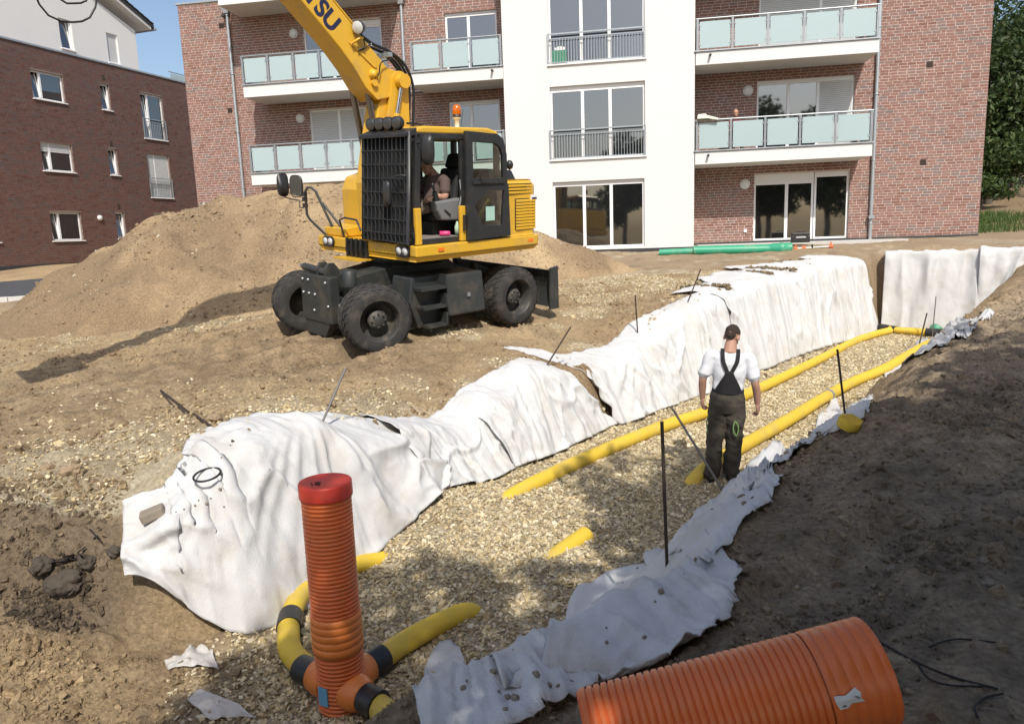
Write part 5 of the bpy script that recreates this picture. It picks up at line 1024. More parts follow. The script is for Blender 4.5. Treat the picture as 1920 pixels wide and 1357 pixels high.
bar((.58, CY0, 2.95), (.58, CY1, 2.95), .07, .08); bar((CX0+.03, CY0, 2.95), (CX0+.03, CY1, 2.95), .08, .08); bar((.66, CY0, 1.60), (.66, CY1, 1.60), .08, .14)
MB().box(CX0+.02, CX0+.06, CY0+.05, CY1-.05, 1.5, 2.25).build('rear_panel', M_CB, cab); MB().box(-.22, CX0+.05, CY0+.01, CY0+.04, 1.5, 2.2).build('side_panel', M_CB, cab)
MB().hexa([(.655,CY0+.07,1.7),(.665,CY0+.07,1.7),(.665,CY1-.07,1.7),(.655,CY1-.07,1.7),(.585,CY0+.07,2.92),(.595,CY0+.07,2.92),(.595,CY1-.07,2.92),(.585,CY1-.07,2.92)]).build('windscreen', M_TINT, cab)
MB().box(CX0+.05, -.25, CY0+.02, CY0+.03, 2.25, 2.9).build('side_glass', M_TINT, cab)
MB().box(-.19, .56, CY0+.015, CY0+.025, 1.6, 2.9).build('side_glass', M_TINT, cab)
# door, swung open flat along the rear half of the cab
dr = empty('cab_door', None); dr.parent = ex
yd = 1.24
def dring(outer, inner, y0, y1, name):
    n = len(outer); v = [(x, y0, z) for x, z in outer]+[(x, y0, z) for x, z in inner]+[(x, y1, z) for x, z in outer]+[(x, y1, z) for x, z in inner]; f = []
    for i in range(n):
        j = (i+1) % n; f += [(i, j, j+n, i+n), (i+2*n, i+3*n, j+3*n, j+2*n), (i, i+2*n, j+2*n, j), (i+n, j+n, j+3*n, i+3*n)]
    return MB().add(v, f).build(name, M_CB, dr, .008)
up_o = [(-.20, 2.28), (-1.02, 2.28), (-1.01, 2.70), (-.94, 2.93), (-.82, 3.0), (-.20, 3.03)]; up_i = [(-.33, 2.36), (-.93, 2.36), (-.925, 2.68), (-.88, 2.80), (-.78, 2.86), (-.33, 2.88)]
lo_o = [(-.20, 1.47), (-1.08, 1.49), (-1.04, 2.28), (-.62, 2.28), (-.20, 2.28)]; lo_i = [(-.50, 1.68), (-.90, 1.66), (-.95, 2.18), (-.62, 2.20), (-.34, 1.98)]
dring(up_o, up_i, yd, yd+.06, 'door_frame'); dring(lo_o, lo_i, yd, yd+.06, 'door_frame')
for q in (up_i, lo_i): MB().prism(q, 'y', yd+.025, yd+.033).build('door_glass', M_TINT, dr)
MB().box(-.95, -.30, yd+.06, yd+.085, 2.28, 2.33).build('door_rail', M_CB, dr, .006); MB().box(-.60, -.45, yd+.07, yd+.10, 2.30, 2.36).build('latch', M_CB, dr)
MB().box(-.76, -.58, yd+.036, yd+.040, 1.74, 1.95).build('green_note', M_GRN2, dr)
for z0, z1 in ((1.55, 2.30),): MB().box(-.20, -.10, 1.20, 1.255, 1.47, 1.98).build('yellow_post', M_YP, cab, .012)
MB().box(.60, .70, 1.17, 1.235, 1.47, 1.98).build('yellow_post', M_YP, cab, .012); MB().tube([(-.15, 1.27, 1.62), (-.15, 1.28, 1.85)], .02, 8).build('catch', M_CB, cab)
MB().prism([(-.42, 1.58), (-.5, 1.62), (-.95, 2.0), (-.90, 2.06)], 'y', 1.0, 1.02).build('rear_bracket', M_YP, cab)
# front guard: heavy uprights and thin cross bars standing proud of the windscreen
gd = empty('front_guard', None); gd.parent = ex
GXb, GXt, GY0, GY1, GZ0, GZ1 = .80, .70, .06, 1.16, 1.50, 2.99
gx = lambda z: GXb+(GXt-GXb)*(z-GZ0)/(GZ1-GZ0)
fr_ = MB(); c4 = [(gx(GZ0), GY0, GZ0), (gx(GZ0), GY1, GZ0), (gx(GZ1), GY1, GZ1), (gx(GZ1), GY0, GZ1)]
MB().tube(c4, .035, 10, closed=True).build('guard_frame', M_CB, gd)
for k in range(11): y = GY0+.05+k*(GY1-GY0-.10)/10; MB().hexa([(gx(GZ0)-.035,y-.012,GZ0),(gx(GZ0)+.035,y-.012,GZ0),(gx(GZ0)+.035,y+.012,GZ0),(gx(GZ0)-.035,y+.012,GZ0),(gx(GZ1)-.035,y-.012,GZ1),(gx(GZ1)+.035,y-.012,GZ1),(gx(GZ1)+.035,y+.012,GZ1),(gx(GZ1)-.035,y+.012,GZ1)]).build('bar', M_CB, gd)
for k in range(8): z = GZ0+.12+k*.19; MB().tube([(gx(z)+.04, GY0, z), (gx(z)+.04, GY1, z)], .009, 6).build('cross_bar', M_CB, gd)
for z in (1.55, 2.9): 
    for y in (GY0+.02, GY1-.02): MB().box(.60, gx(z), y-.02, y+.02, z-.02, z+.02).build('bracket', M_CB, gd)
MB().hexa([(.58,GY0,2.96),(.80,GY0,2.93),(.80,GY1+.02,2.93),(.58,GY1+.02,2.96),(.58,GY0,3.06),(.80,GY0,2.98),(.80,GY1+.02,2.98),(.58,GY1+.02,3.06)]).build('visor', M_CB, gd, .01)
for k in range(4):
    y = .22+k*.21; l = MB().lathe([(.001, -.09), (.055, -.085), (.088, -.04), (.092, .03), (.082, .045)], 20, (.66, y, 3.13), (1, .25, -.12)).build('work_lamp', M_CB, ex)
    MB().lathe([(.082, .04), (.06, .05), (.001, .052)], 20, (.66, y, 3.13), (1, .25, -.12)).build('lens', mat('dull_lens', (.05, .05, .05), .25, .2, 9, spec=.9) if k == 0 else bpy.data.materials['dull_lens'], l); MB().box(.62, .66, y-.012, y+.012, 3.0, 3.08).build('lamp_foot', M_CB, l)
MB().tube([(.6, .98, 3.12), (.45, 1.0, 3.12), (.3, .95, 3.10), (.15, .8, 3.09)], .014, 6).build('cable', M_HOSE, gd)
# beacon, aerial
bc = MB().lathe([(.035, 0), (.035, .12), (.055, .13), (.06, .16)], 16, (-.42, .85, 3.085)).build('beacon', M_PVC, ex); MB().lathe([(.062, .155), (.066, .19), (.06, .19)], 18, (-.42, .85, 3.085)).build('beacon_base', M_CB, bc)
MB().lathe([(.060, .19), (.066, .20), (.064, .27), (.052, .32), (.02, .335), (.001, .336)], 18, (-.42, .85, 3.085)).build('beacon_dome', M_AMB, bc)
MB().tube([(-.70, .6, 3.08), (-.80, .55, 3.38)], .005, 5).build('aerial', M_HOSE, ex)
# mirrors: one by the door, a pair on a tube frame at the right front corner
mb = MB().tube([(.60, 1.2, 2.85), (.62, 1.34, 2.86), (.57, 1.42, 2.90), (.54, 1.42, 2.72)], .013, 8).build('mirror_arm', M_CB, ex)
def mirror(c, w, h, yaw, m_=M_CB, gl=True, name='mirror', par=None, d=.07):
    M_ = Matrix.Translation(Vector(c)) @ Matrix.Rotation(yaw, 4, 'Z'); n = 24; o = []
    for i in range(n): t = 2*math.pi*i/n; cx_, sx_ = math.cos(t), math.sin(t); o.append((w/2*abs(cx_)**.6*(1 if cx_ > 0 else -1), h/2*abs(sx_)**.6*(1 if sx_ > 0 else -1)))
    b = MB(M_); b.add([(0, y, z) for y, z in o]+[(-d*.5, y*.95, z*.95) for y, z in o]+[(-d, y*.5, z*.55) for y, z in o], [tuple(range(n))]+[(i, i+n, (i+1) % n+n, (i+1) % n) for i in range(n)]+[(i+n, i+2*n, (i+1) % n+2*n, (i+1) % n+n) for i in range(n)]+[tuple(range(3*n-1, 2*n-1, -1))], True)
    p = b.build(name, m_, par or ex)
    if gl: MB(M_).add([(.004, y*.9, z*.93) for y, z in o], [tuple(range(n))]).build('mirror_glass', M_MIR, p)
    return p
MIRP = at_y(803, 281, 1.44); mirror(MIRP, .20, .40, R(200))
MB().tube([(.72, 1.16, 2.42), (.86, 1.12, 2.43), (.86, .95, 2.40)], .009, 6).build('mirror_arm', M_CB, gd)
mirror((.88, .86, 2.18), .17, .36, R(175))
fr2 = MB().tube([(.68, -1.22, 1.46), (.86, -1.40, 1.72), (.88, -1.44, 1.80), (.88, -1.44, 2.16), (.85, -1.42, 2.22), (.80, -1.38, 2.22), (.76, -1.32, 2.16), (.60, -1.04, 1.46)], .021, 10).build('mirror_frame', M_CB, ex)
MB().tube([(.70, -1.24, 1.98), (.54, -.78, 1.46)], .02, 10).build('strut', M_CB, fr2)
for z in (1.94, 2.04, 2.12): MB().box(.86, .92, -1.49, -1.42, z-.035, z+.035).build('clamp', M_CB, fr2)
MB().tube([(.9, -1.5, 1.9), (.92, -1.58, 1.9), (.92, -1.58, 2.02), (.95, -1.72, 2.03), (.97, -1.97, 2.06), (.97, -2.02, 2.10), (.97, -2.02, 2.30)], .010, 8).build('mirror_arm', M_CB, fr2)
MB().tube([(.9, -1.5, 2.10), (.92, -1.62, 2.10), (.92, -1.70, 2.14)], .010, 8).build('mirror_arm', M_CB, fr2)
mirror((.92, -1.66, 2.24), .26, .36, R(20)); mirror((.97, -1.98, 2.26), .22, .38, R(100), gl=False)
MB().tube([(.72, -.62, 1.48), (.76, -.66, 1.74), (.76, -.50, 1.78), (.76, -.18, 1.76), (.74, -.1, 1.6)], .016, 8).build('grab_rail', M_CB, ex)
# seat and controls
seat = empty('seat', None); seat.parent = ex
MB().box(-.30, .18, .44, .96, 1.76, 1.89).build('seat_cushion', M_SEAT, seat, .05, 3); MB().hexa([(-.36,.44,1.95),(-.22,.44,1.93),(-.22,.92,1.93),(-.36,.92,1.95),(-.50,.46,2.50),(-.38,.46,2.52),(-.38,.90,2.52),(-.50,.90,2.50)]).build('seat_back', M_SEAT, seat, .05, 3)
MB().hexa([(-.52,.52,2.50),(-.40,.52,2.52),(-.40,.84,2.52),(-.52,.84,2.50),(-.56,.55,2.72),(-.46,.55,2.73),(-.46,.81,2.73),(-.56,.81,2.72)]).build('headrest', M_SEAT, seat, .04, 3); MB().box(-.24, .12, .5, .86, 1.54, 1.76).build('seat_base', M_CB, seat, .02)
cn = MB().prism([(-.28, 1.76), (.14, 1.78), (.22, 1.92), (.24, 2.05), (-.28, 2.09)], 'y', .96, 1.13).build('console', M_CONS, ex, .03, 3)
gaiter = []
for k in range(7): gaiter += [(.045-.003*k, k*.022), (.055-.003*k, k*.022+.011)]
MB().lathe(gaiter, 16, (.16, 1.03, 2.05), (.25, 0, 1)).build('gaiter', M_CB, cn); MB().lathe([(.014, .15), (.022, .19), (.026, .24), (.012, .27), (.001, .272)], 12, (.16, 1.03, 2.05), (.25, 0, 1)).build('joystick', M_CB, cn)
MB().tube([(-.16, 1.16, 1.56), (-.14, 1.17, 1.9), (-.20, 1.17, 2.15), (-.17, 1.17, 2.35)], .014, 8).build('lever', M_STEEL, cn); MB().tube([(.10, 1.14, 1.93), (.0, 1.15, 1.85)], .012, 6).build('lever', M_CB, cn)
MB().prism([(-.28, 1.76), (.10, 1.78), (.2, 2.05), (-.28, 2.09)], 'y', .24, .40).build('console', M_CONS, ex, .03, 3)
MB().tube([(.52, .66, 1.55), (.42, .66, 2.1)], .04, 10).build('steering_column', M_CB, ex); MB().tube([(.40+.06*math.cos(t)*.5, .66+.18*math.sin(t), 2.12+.15*math.cos(t)) for t in np.linspace(0, 2*math.pi, 24, endpoint=False)], .014, 8, closed=True).build('steering_wheel', M_CB, ex)
tag(MB(EXM).lathe([(.001, 0), (.036, 0), (.036, .13), (.03, .15), (.001, .15)], 16, (.16, 1.08, 1.59), (-.9, .5, 0)).build('drink_can', M_PINK), 'pink drink can lying on the excavator cab floor', 'can')
tag(MB(EXM).lathe([(.001, 0), (.04, 0), (.042, .12), (.02, .17), (.016, .2), (.001, .2)], 14, (-.16, 1.10, 1.55)).build('bottle', mat('pale_green_bottle', (.45, .62, .48), .25)), 'pale green bottle standing on the excavator cab floor', 'bottle')
# ---- boom
BY0, BY1 = -.60, -.12
lb = MB(); lb.prism([(.44, 1.47), (.50, 2.3), (.36, 2.95), (.24, 3.45), (.10, 3.75), (-.12, 3.60), (-.25, 2.9), (-.35, 2.2), (-.40, 1.47)], 'y', BY0+.06, BY1-.06); lowb = lb.build('lower_boom', M_YP, ex, .02)
ear = [(-.12+.155*math.cos(t), 3.79+.155*math.sin(t)) for t in np.linspace(-.1, math.pi+.1, 12)]
for y in (BY0-.02, BY1-.045): MB().prism([(.18, 3.05)]+ear+[(-.27, 3.05), (-.30, 2.5), (.20, 2.5)], 'y', y, y+.055).build('boom_ear', M_YP, lowb, .006)
MB().tube([(-.12, BY0-.10, 3.79), (-.12, BY1+.13, 3.79)], .065, 20).build('pin', M_YP, lowb); MB().tube([(-.12, BY1+.02, 3.79), (-.12, BY1+.14, 3.79)], .105, 20).build('pin_boss', M_YP, lowb)
MB().tube([(.0, BY1+.05, 3.30), (-.10, BY1+.05, 3.70)], .032, 12).build('cylinder_rod', M_CHR, lowb); MB().tube([(.16, BY1+.05, 2.2), (.0, BY1+.05, 3.32)], .055, 14).build('cylinder', M_YP, lowb)
ub = MB(); side_lo = [(.02, 3.56), (.30, 3.50), (.49, 3.66), (.68, 3.93), (.89, 4.17), (1.44, 4.70), (2.6, 5.72), (3.4, 6.15), (4.3, 6.25), (4.75, 6.20)]
side_hi = [(4.75, 6.42), (4.3, 6.66), (3.4, 6.74), (2.3, 6.10), (1.0, 4.82), (.69, 4.53), (.37, 4.23), (.10, 3.98), (-.10, 3.93), (-.25, 3.82), (-.22, 3.66)]
ub.prism(side_lo+side_hi, 'y', BY0, BY1); upb = ub.build('upper_boom', M_YP, ex, .018)
MB().hexa([(.30,BY1,3.98),(.33,BY1,3.95),(.33,BY1+.022,3.95),(.30,BY1+.022,3.98),(.72,BY1,4.28),(.75,BY1,4.26),(.75,BY1+.012,4.26),(.72,BY1+.012,4.28)]).build('weld_seam', M_YP, upb)
for a, b in (((.32, .40), (.02, .02)),): pass
MB().lathe([(.075, 0), (.075, .03), (.05, .045), (.05, .06), (.001, .06)], 20, (.36, BY1, 3.86), (0, 1, 0)).build('pin_boss', M_YP, upb); MB().tube([(.36, BY0-.05, 3.74), (.36, BY1+.05, 3.74)], .05, 16).build('cylinder_pin', M_YP, upb)
pass
wl = MB().lathe([(.001, -.12), (.06, -.11), (.085, -.04), (.088, .02)], 20, (.64, BY1+.10, 4.46), (.9, .42, -.15)).build('work_lamp', M_CB, ex); MB().lathe([(.086, .02), (.07, .03), (.001, .035)], 20, (.64, BY1+.10, 4.46), (.9, .42, -.15)).build('lens', M_LENS, wl)
MB().tube([(.70, BY1-.01, 4.22), (.72, BY1+.05, 4.25), (.60, BY1+.08, 4.33), (.56, BY1+.10, 4.33)], .018, 8).build('lamp_bracket', M_YP, upb)
for pts, r in ((((.58,BY1+.08,4.38),(.52,BY1+.06,4.24),(.62,BY1+.03,4.16),(.50,BY1+.02,4.20),(.36,BY1+.02,4.30)), .009), (((.37,BY1+.03,3.80),(.30,BY1+.06,3.86),(.26,BY1+.07,4.02),(.10,BY1+.05,4.08),(-.02,BY1,4.12)), .010)): MB().tube([Vector(p) for p in spline(pts, 24)], r, 6).build('thin_hose', M_HOSE, upb)
for k, (dy, o) in enumerate(((-.28, 0), (-.20, .03), (-.12, .0), (-.36, .02))):
    y = BY1+dy; MB().tube([Vector(p) for p in spline([(2.4,y,6.24+o),(1.6,y,5.50+o),(.95,y,4.86+o),(.55,y,4.48+o),(.25,y,4.30+o),(-.05,y,4.22+o),(-.32,y,4.05),(-.42-.02*k,y,3.75),(-.40-.02*k,y,3.3),(-.36,y,2.6),(-.36,y,2.1)], 60)], .022, 8).build('hose', M_HOSE, upb)
for y in (BY1-.05, BY1-.42): MB().tube([(2.4, y, 6.23), (1.0, y, 4.87), (.60, y, 4.50)], .016, 8).build('oil_pipe', M_YP, upb)
MB().box(-.02, .06, BY1-.40, BY1-.02, 4.14, 4.20).build('hose_clamp', M_STEEL, upb)
# lift cylinders from the deck to the belly of the upper boom
for y in (BY0-.06, BY1+.0-.14):
    MB().tube([(.16, y, 2.4), (.40, y, 3.76)], .050, 16).build('lift_rod', M_DCH, upb); MB().tube([(.02, y, 1.5), (.20, y, 2.66)], .07, 16).build('lift_cylinder', M_YP, upb)
# maker's lettering on the boom side (only its last letters fall into the picture)
fc_ = bpy.data.curves.new('boom_lettering', 'FONT'); fc_.body = 'KOMATSU'; fc_.size = .34; fc_.offset = .012; fc_.extrude = .001; fc_.align_x = 'RIGHT'
fo = bpy.data.objects.new('boom_lettering', fc_); COL.objects.link(fo); bpy.context.view_layer.update(); me = bpy.data.meshes.new_from_object(fo.evaluated_get(bpy.context.evaluated_depsgraph_get())); bpy.data.objects.remove(fo); 
lt = put('boom_lettering', me, M_BOY, upb); ux = Vector((-.70, 0, -.714)).normalized(); uy = Vector((-.714, 0, .70)).normalized(); uz = ux.cross(uy)
lt.matrix_local = Matrix(((ux.x, uy.x, uz.x, 1.01), (0, 0, uz.y, BY1+.0025), (ux.z, uy.z, uz.z, 4.36), (0, 0, 0, 1)))
# stick and bucket, reaching out of the picture on the left but throwing their shadow into it
sk = MB(); sk.prism([(4.45, 6.55), (4.85, 6.60), (5.36, 5.6), (6.10, 3.1), (5.86, 3.05), (4.9, 5.6), (4.4, 6.1)], 'y', -.52, -.20); stick = sk.build('stick', M_YP, ex, .02)
MB().tube([(2.9, -.36, 6.85), (4.0, -.36, 6.95)], .08, 14).build('stick_cylinder', M_YP, upb); MB().tube([(4.0, -.36, 6.95), (4.75, -.36, 6.72)], .045, 12).build('stick_rod', M_CHR, upb)
def bsh(x, z): return (x+.10, z+.42)
bo_ = [bsh(*p) for p in ((6.0, 2.75), (5.70, 2.68), (5.52, 2.35), (5.55, 2.0), (5.78, 1.82), (6.12, 1.80))]; bi_ = [bsh(*p) for p in ((6.10, 1.84), (5.80, 1.86), (5.60, 2.02), (5.57, 2.34), (5.73, 2.63), (5.98, 2.70))]
bu = MB().prism(bo_+bi_, 'y', -.80, .08).build('bucket', M_DG, stick)
for y in (-.83, .08): MB().prism(bo_, 'y', y, y+.03).build('bucket_side', M_DG, stick)
for pts in (((4.75,-.15,6.2),(4.70,-.10,5.0),(4.62,-.1,4.25),(4.30,-.1,4.13),(4.05,-.12,4.35),(3.95,-.12,5.2),(3.7,-.1,6.1)), ((4.7,-.3,6.0),(4.55,-.3,5.0),(4.42,-.3,4.45),(4.22,-.3,4.36),(4.02,-.3,4.6),(3.9,-.3,6.0))): MB().tube([Vector(p) for p in spline(pts, 40)], .011, 8).build('hose', M_HOSE, stick)
# ================================================================= PEOPLE
M_SKIN = mat('skin', (.42, .235, .165), .55, .08, 12, .1, 90, spec=.35); M_SKIN.node_tree.nodes['Principled BSDF'].inputs['Subsurface Weight'].default_value = .05
M_HAIR = mat('dark_brown_hair', (.045, .030, .020), .85, .5, 70, .8, 160)
M_TEE = mat('white_tshirt', (.66, .67, .70), .9, .04, 6, .12, 70, dirt=(.5, .48, .44, .3), dscale=5)
M_TRO = mat('dark_work_trousers', (.052, .044, .032), .9, .3, 8, .25, 90, dirt=(.10, .085, .06, .5), dscale=4)
M_STRAP = mat('black_braces', (.010, .009, .010), .85, .2, 20); M_NAVY = mat('navy_waistband', (.010, .012, .028), .85, .15, 20)
M_LIME = mat('lime_trim', (.16, .27, .09), .7, .1, 10); M_BOOT = mat('work_boots', (.035, .028, .022), .7, .3, 10, .2, 60, dirt=(.2, .16, .1, .6), dscale=6)
M_BRN = mat('brown_tshirt', (.10, .070, .062), .9, .12, 10, .15, 60); M_SHORT = mat('patterned_shorts', (.16, .13, .10), .9, .6, 22)
M_DRED = mat('dark_red_shirt', (.10, .012, .015), .9, .1, 8)
def voxel(mb, name, vox, m_, parent, smooth_it=2):
    """fuse overlapping closed forms into one continuous skin"""
    o = mb.build('tmp_form', None); r = o.modifiers.new('r', 'REMESH'); r.mode = 'VOXEL'; r.voxel_size = vox
    if smooth_it: s_ = o.modifiers.new('s', 'SMOOTH'); s_.factor = .6; s_.iterations = smooth_it
    me = bpy.data.meshes.new_from_object(o.evaluated_get(bpy.context.evaluated_depsgraph_get())); bpy.data.objects.remove(o); me.materials.clear()
    me.polygons.foreach_set('use_smooth', [True]*len(me.polygons)); me.name = name; return put(name, me, m_, parent)
def limb(mb, pts, rs, n=14, k=14):
    """tapered rounded tube through joints"""
    P = spline(pts, k); d = np.r_[0, np.cumsum(np.linalg.norm(np.diff(np.array([tuple(p) for p in pts], float), axis=0), axis=1))]; e = np.r_[0, np.cumsum(np.linalg.norm(np.diff(P, axis=0), axis=1))]
    R_s = list(np.interp(e/e[-1], d/d[-1], rs)); P = [Vector(p) for p in P]
    a = P[0]-(P[1]-P[0]).normalized()*R_s[0]*.6; b = P[-1]+(P[-1]-P[-2]).normalized()*R_s[-1]*.6
    return mb.tube([a]+P+[b], [R_s[0]*.55]+R_s+[R_s[-1]*.55], n)
def loft(mb, rows, n=28):
    """stack of ellipses (x, y, z, half width, half depth), closed"""
    vs = []
    for x, y, z, a, b in rows:
        for k in range(n): t = 2*math.pi*k/n; c, s = math.cos(t), math.sin(t); vs.append((x+a*abs(c)**.85*(1 if c > 0 else -1), y+b*abs(s)**.85*(1 if s > 0 else -1), z))
    m = len(rows); return mb.add(vs, [(i*n+k, i*n+(k+1) % n, (i+1)*n+(k+1) % n, (i+1)*n+k) for i in range(m-1) for k in range(n)]+[tuple(range(n-1, -1, -1)), tuple(range((m-1)*n, m*n))], True)
def head(mb, c, q, s=1.):
    """skull, jaw, nose, ears; face towards local +y"""
    c = Vector(c); P = lambda x, y, z: c + q @ Vector((x*s, y*s, z*s)); E = lambda x, y, z, a, b, d: mb.ell(P(x, y, z), (a*s, b*s, d*s), 20, 14, q)
    E(0, -.012, .025, .076, .096, .096); E(0, .030, -.045, .058, .062, .072); E(0, .055, -.085, .032, .035, .028); E(0, .092, -.018, .013, .020, .026); E(0, .075, .022, .055, .022, .014)
    for sg in (-1, 1): E(sg*.077, -.012, -.012, .012, .022, .034); E(sg*.034, .072, -.03, .02, .018, .02)
    E(0, .083, -.062, .025, .014, .008)
def eyes(c, q, parent, s=1.):
    c = Vector(c); mw = M_PVC
    for sg in (-1, 1): MB().ell(c+q @ Vector((sg*.031*s, .079*s, .006*s)), (.011, .008, .008), 10, 8, q).build('eye', M_EYE, parent)
M_EYE = mat('dark_eye', (.02, .015, .012), .2)
def hand(mb, wrist, dirv, palmn, side, curl=.5, s=1.):
    """palm and five separate bent fingers; dirv: hand direction, palmn: palm normal, side: +1 thumb on the +cross side"""
    d = Vector(dirv).normalized(); n = Vector(palmn); n = (n-d*n.dot(d)).normalized(); x = d.cross(n)*side; w_ = Vector(wrist)
    for k in range(4): o = (k-1.5)*.020*s; limb(mb, [w_+x*o*.55, w_+d*.045*s+x*o*.95, w_+d*.088*s+x*o], [.017*s, .016*s, .013*s], 8, 6)
    for k, L_ in enumerate((.066, .078, .074, .058)):
        o = (1.5-k)*.020*s; b = w_+d*.088*s+x*o; a1 = curl*(.5+.08*k); a2 = curl*1.15; p1 = b+(d*math.cos(a1)+n*math.sin(a1))*L_*.45*s; p2 = p1+(d*math.cos(a1+a2)+n*math.sin(a1+a2))*L_*.33*s; p3 = p2+(d*math.cos(a1+a2*1.8)+n*math.sin(a1+a2*1.8))*L_*.25*s
        limb(mb, [b, p1, p2, p3], [.0095*s, .009*s, .0082*s, .0072*s], 8, 10)
    t0 = w_+d*.03*s+x*.026*s; t1 = t0+(d*.75+x*.6+n*.25).normalized()*.038*s; t2 = t1+(d*.95+x*.1+n*.4).normalized()*.030*s; limb(mb, [t0, t1, t2], [.0125*s, .0105*s, .0085*s], 8, 8)
def curve_strip(pts, w, t, name, m_, parent, nrm):
    """flat band following points"""
    P = [Vector(p) for p in spline(pts, 26)]; m = MB(); vs = []
    for i, p in enumerate(P):
        d = (P[min(i+1, 25)]-P[max(i-1, 0)]).normalized(); nn = nrm(p); x = d.cross(nn).normalized(); ww = w(i/25) if callable(w) else w
        vs += [p-x*ww/2, p+x*ww/2, p+x*ww/2+nn*t, p-x*ww/2+nn*t]
    f = []
    for i in range(25):
        for k in range(4): f.append((4*i+k, 4*i+(k+1) % 4, 4*i+4+(k+1) % 4, 4*i+4+k))
    return m.add(vs, f+[(0, 3, 2, 1), (100, 101, 102, 103)], False).build(name, m_, parent)
# ---- worker seen from behind, standing in the trench beside the right-hand drain pipe
WB_ = Vector((2.37, 8.22, 0)); WB_.z = float(ground_z(2.37, 8.22))+.005
wk = empty('person', Matrix.Translation(WB_) @ Matrix.Rotation(R(2.6), 4, 'Y') @ Matrix.Rotation(R(-14), 4, 'Z') @ Matrix.Scale(1.035, 4), 'person in white t-shirt and dark bib trousers seen from behind in the trench', 'person')
skin = MB(); hq = (Matrix.Rotation(R(-24), 3, 'Z') @ Matrix.Rotation(R(-30), 3, 'X')).to_quaternion(); HC = (.015, .060, 1.600)
head(skin, HC, hq, 1.02); limb(skin, [(0, -.012, 1.43), (0, .005, 1.48), (.008, .035, 1.55)], [.088, .068, .060])
loft(skin, [(0, 0, .86, .13, .09), (0, 0, 1.0, .125, .085), (0, 0, 1.2, .13, .09), (0, 0, 1.36, .16, .09), (0, 0, 1.43, .10, .07), (0, 0, 1.46, .05, .05)])
AL = [(-.20, -.005, 1.39), (-.268, -.02, 1.15), (-.262, .055, .91)]; AR = [(.20, -.005, 1.38), (.272, -.04, 1.13), (.318, .03, .885)]
for A3, sg in ((AL, -1), (AR, 1)):
    limb(skin, [A3[0], (Vector(A3[0])+Vector(A3[1]))/2+Vector((sg*.006, 0, 0)), A3[1], (Vector(A3[1])+Vector(A3[2]))/2+Vector((sg*.004, 0, .02)), A3[2]], [.056, .052, .043, .043, .029], 16, 24)
    d = (Vector(A3[2])-Vector(A3[1])).normalized(); hand(skin, Vector(A3[2])+d*.01, d+Vector((0, .12, 0)), (-sg, .25, 0), sg, .8, 1.12)
for sg, fx, fy in ((-1, -.115, -.03), (1, .095, .05)): limb(skin, [(sg*.086, -.004, .86), ((sg*.094+fx)/2, fy*.4+.012, .48), (fx, fy, .09)], [.06, .045, .035])
voxel(skin, 'body', .0062, M_SKIN, wk, 2)
hr = MB(); P = lambda x, y, z: Vector(HC) + hq @ Vector((x*1.02, y*1.02, z*1.02)); hr.ell(P(0, -.018, .042), (.0795, .0985, .0905), 22, 16, hq); hr.ell(P(0, -.062, -.004), (.064, .047, .058), 18, 12, hq)
ho_ = voxel(hr, 'hair', .005, M_HAIR, wk, 1)
for v in ho_.data.vertices: c = v.co; d = (c-P(0, -.02, .02)).normalized(); v.co = c+d*(.006*float(fbm(np.array([c.x*60+c.z*25]), np.array([c.z*70-c.y*30]), 2, 8)[0])-.0035*(1 if d.z < -.1 else 0))
eyes(HC, hq, wk)
tee = MB(); loft(tee, [(0, -.004, .93, .150, .112), (0, -.002, 1.0, .157, .115), (0, 0, 1.10, .162, .114), (0, -.002, 1.22, .172, .116), (0, -.004, 1.32, .182, .115), (0, -.006, 1.385, .174, .102), (0, -.008, 1.425, .140, .086), (0, -.008, 1.452, .092, .070), (0, -.008, 1.462, .078, .062)])
for A3, sg in ((AL, -1), (AR, 1)):
    a, b = Vector(A3[0]), Vector(A3[1]); limb(tee, [a+Vector((-sg*.05, 0, .005)), a, a+(b-a)*.45, a+(b-a)*.80], [.066, .070, .069, .074], 18, 16)
to = voxel(tee, 't_shirt', .0075, M_TEE, wk, 2)
# soft folds in the shirt
for v in to.data.vertices:
    c = v.co; k = .016*float(fbm(np.array([c.x*9+c.z*3]), np.array([c.z*11-c.x*6]), 2, 4)[0])*(1.2-min(abs(c.z-1.05)*2, 1)); d = Vector((c.x, c.y*1.6, 0)); v.co = c + d.normalized()*k if d.length > .02 else c
tr = MB(); loft(tr, [(0, 0, .78, .178, .125), (0, -.008, .87, .196, .142), (0, -.006, .94, .188, .136), (0, 0, 1.01, .172, .124)])
for sg, fx, fy in ((-1, -.115, -.03), (1, .095, .05)):
    limb(tr, [(sg*.086, -.004, .86), (sg*.094, -.006, .70), ((sg*.094+fx)/2, fy*.4+.012, .48), (fx, fy-.004, .26), (fx, fy, .075)], [.112, .112, .094, .088, .094], 20, 30)
tro = voxel(tr, 'trousers', .0075, M_TRO, wk, 2)
for v in tro.data.vertices:
    c = v.co; k = .022*float(fbm(np.array([c.z*14+c.x*5]), np.array([c.x*8+c.y*8]), 2, 6)[0])*(1 if c.z < .75 else .4)
    ax_ = -.1 if c.x < 0 else .1; d = Vector((c.x-ax_, c.y, 0)); v.co = c + (d.normalized()*k if d.length > .02 else d*0)
back = lambda p: Vector((p.x*.9, -.9, .06)).normalized()
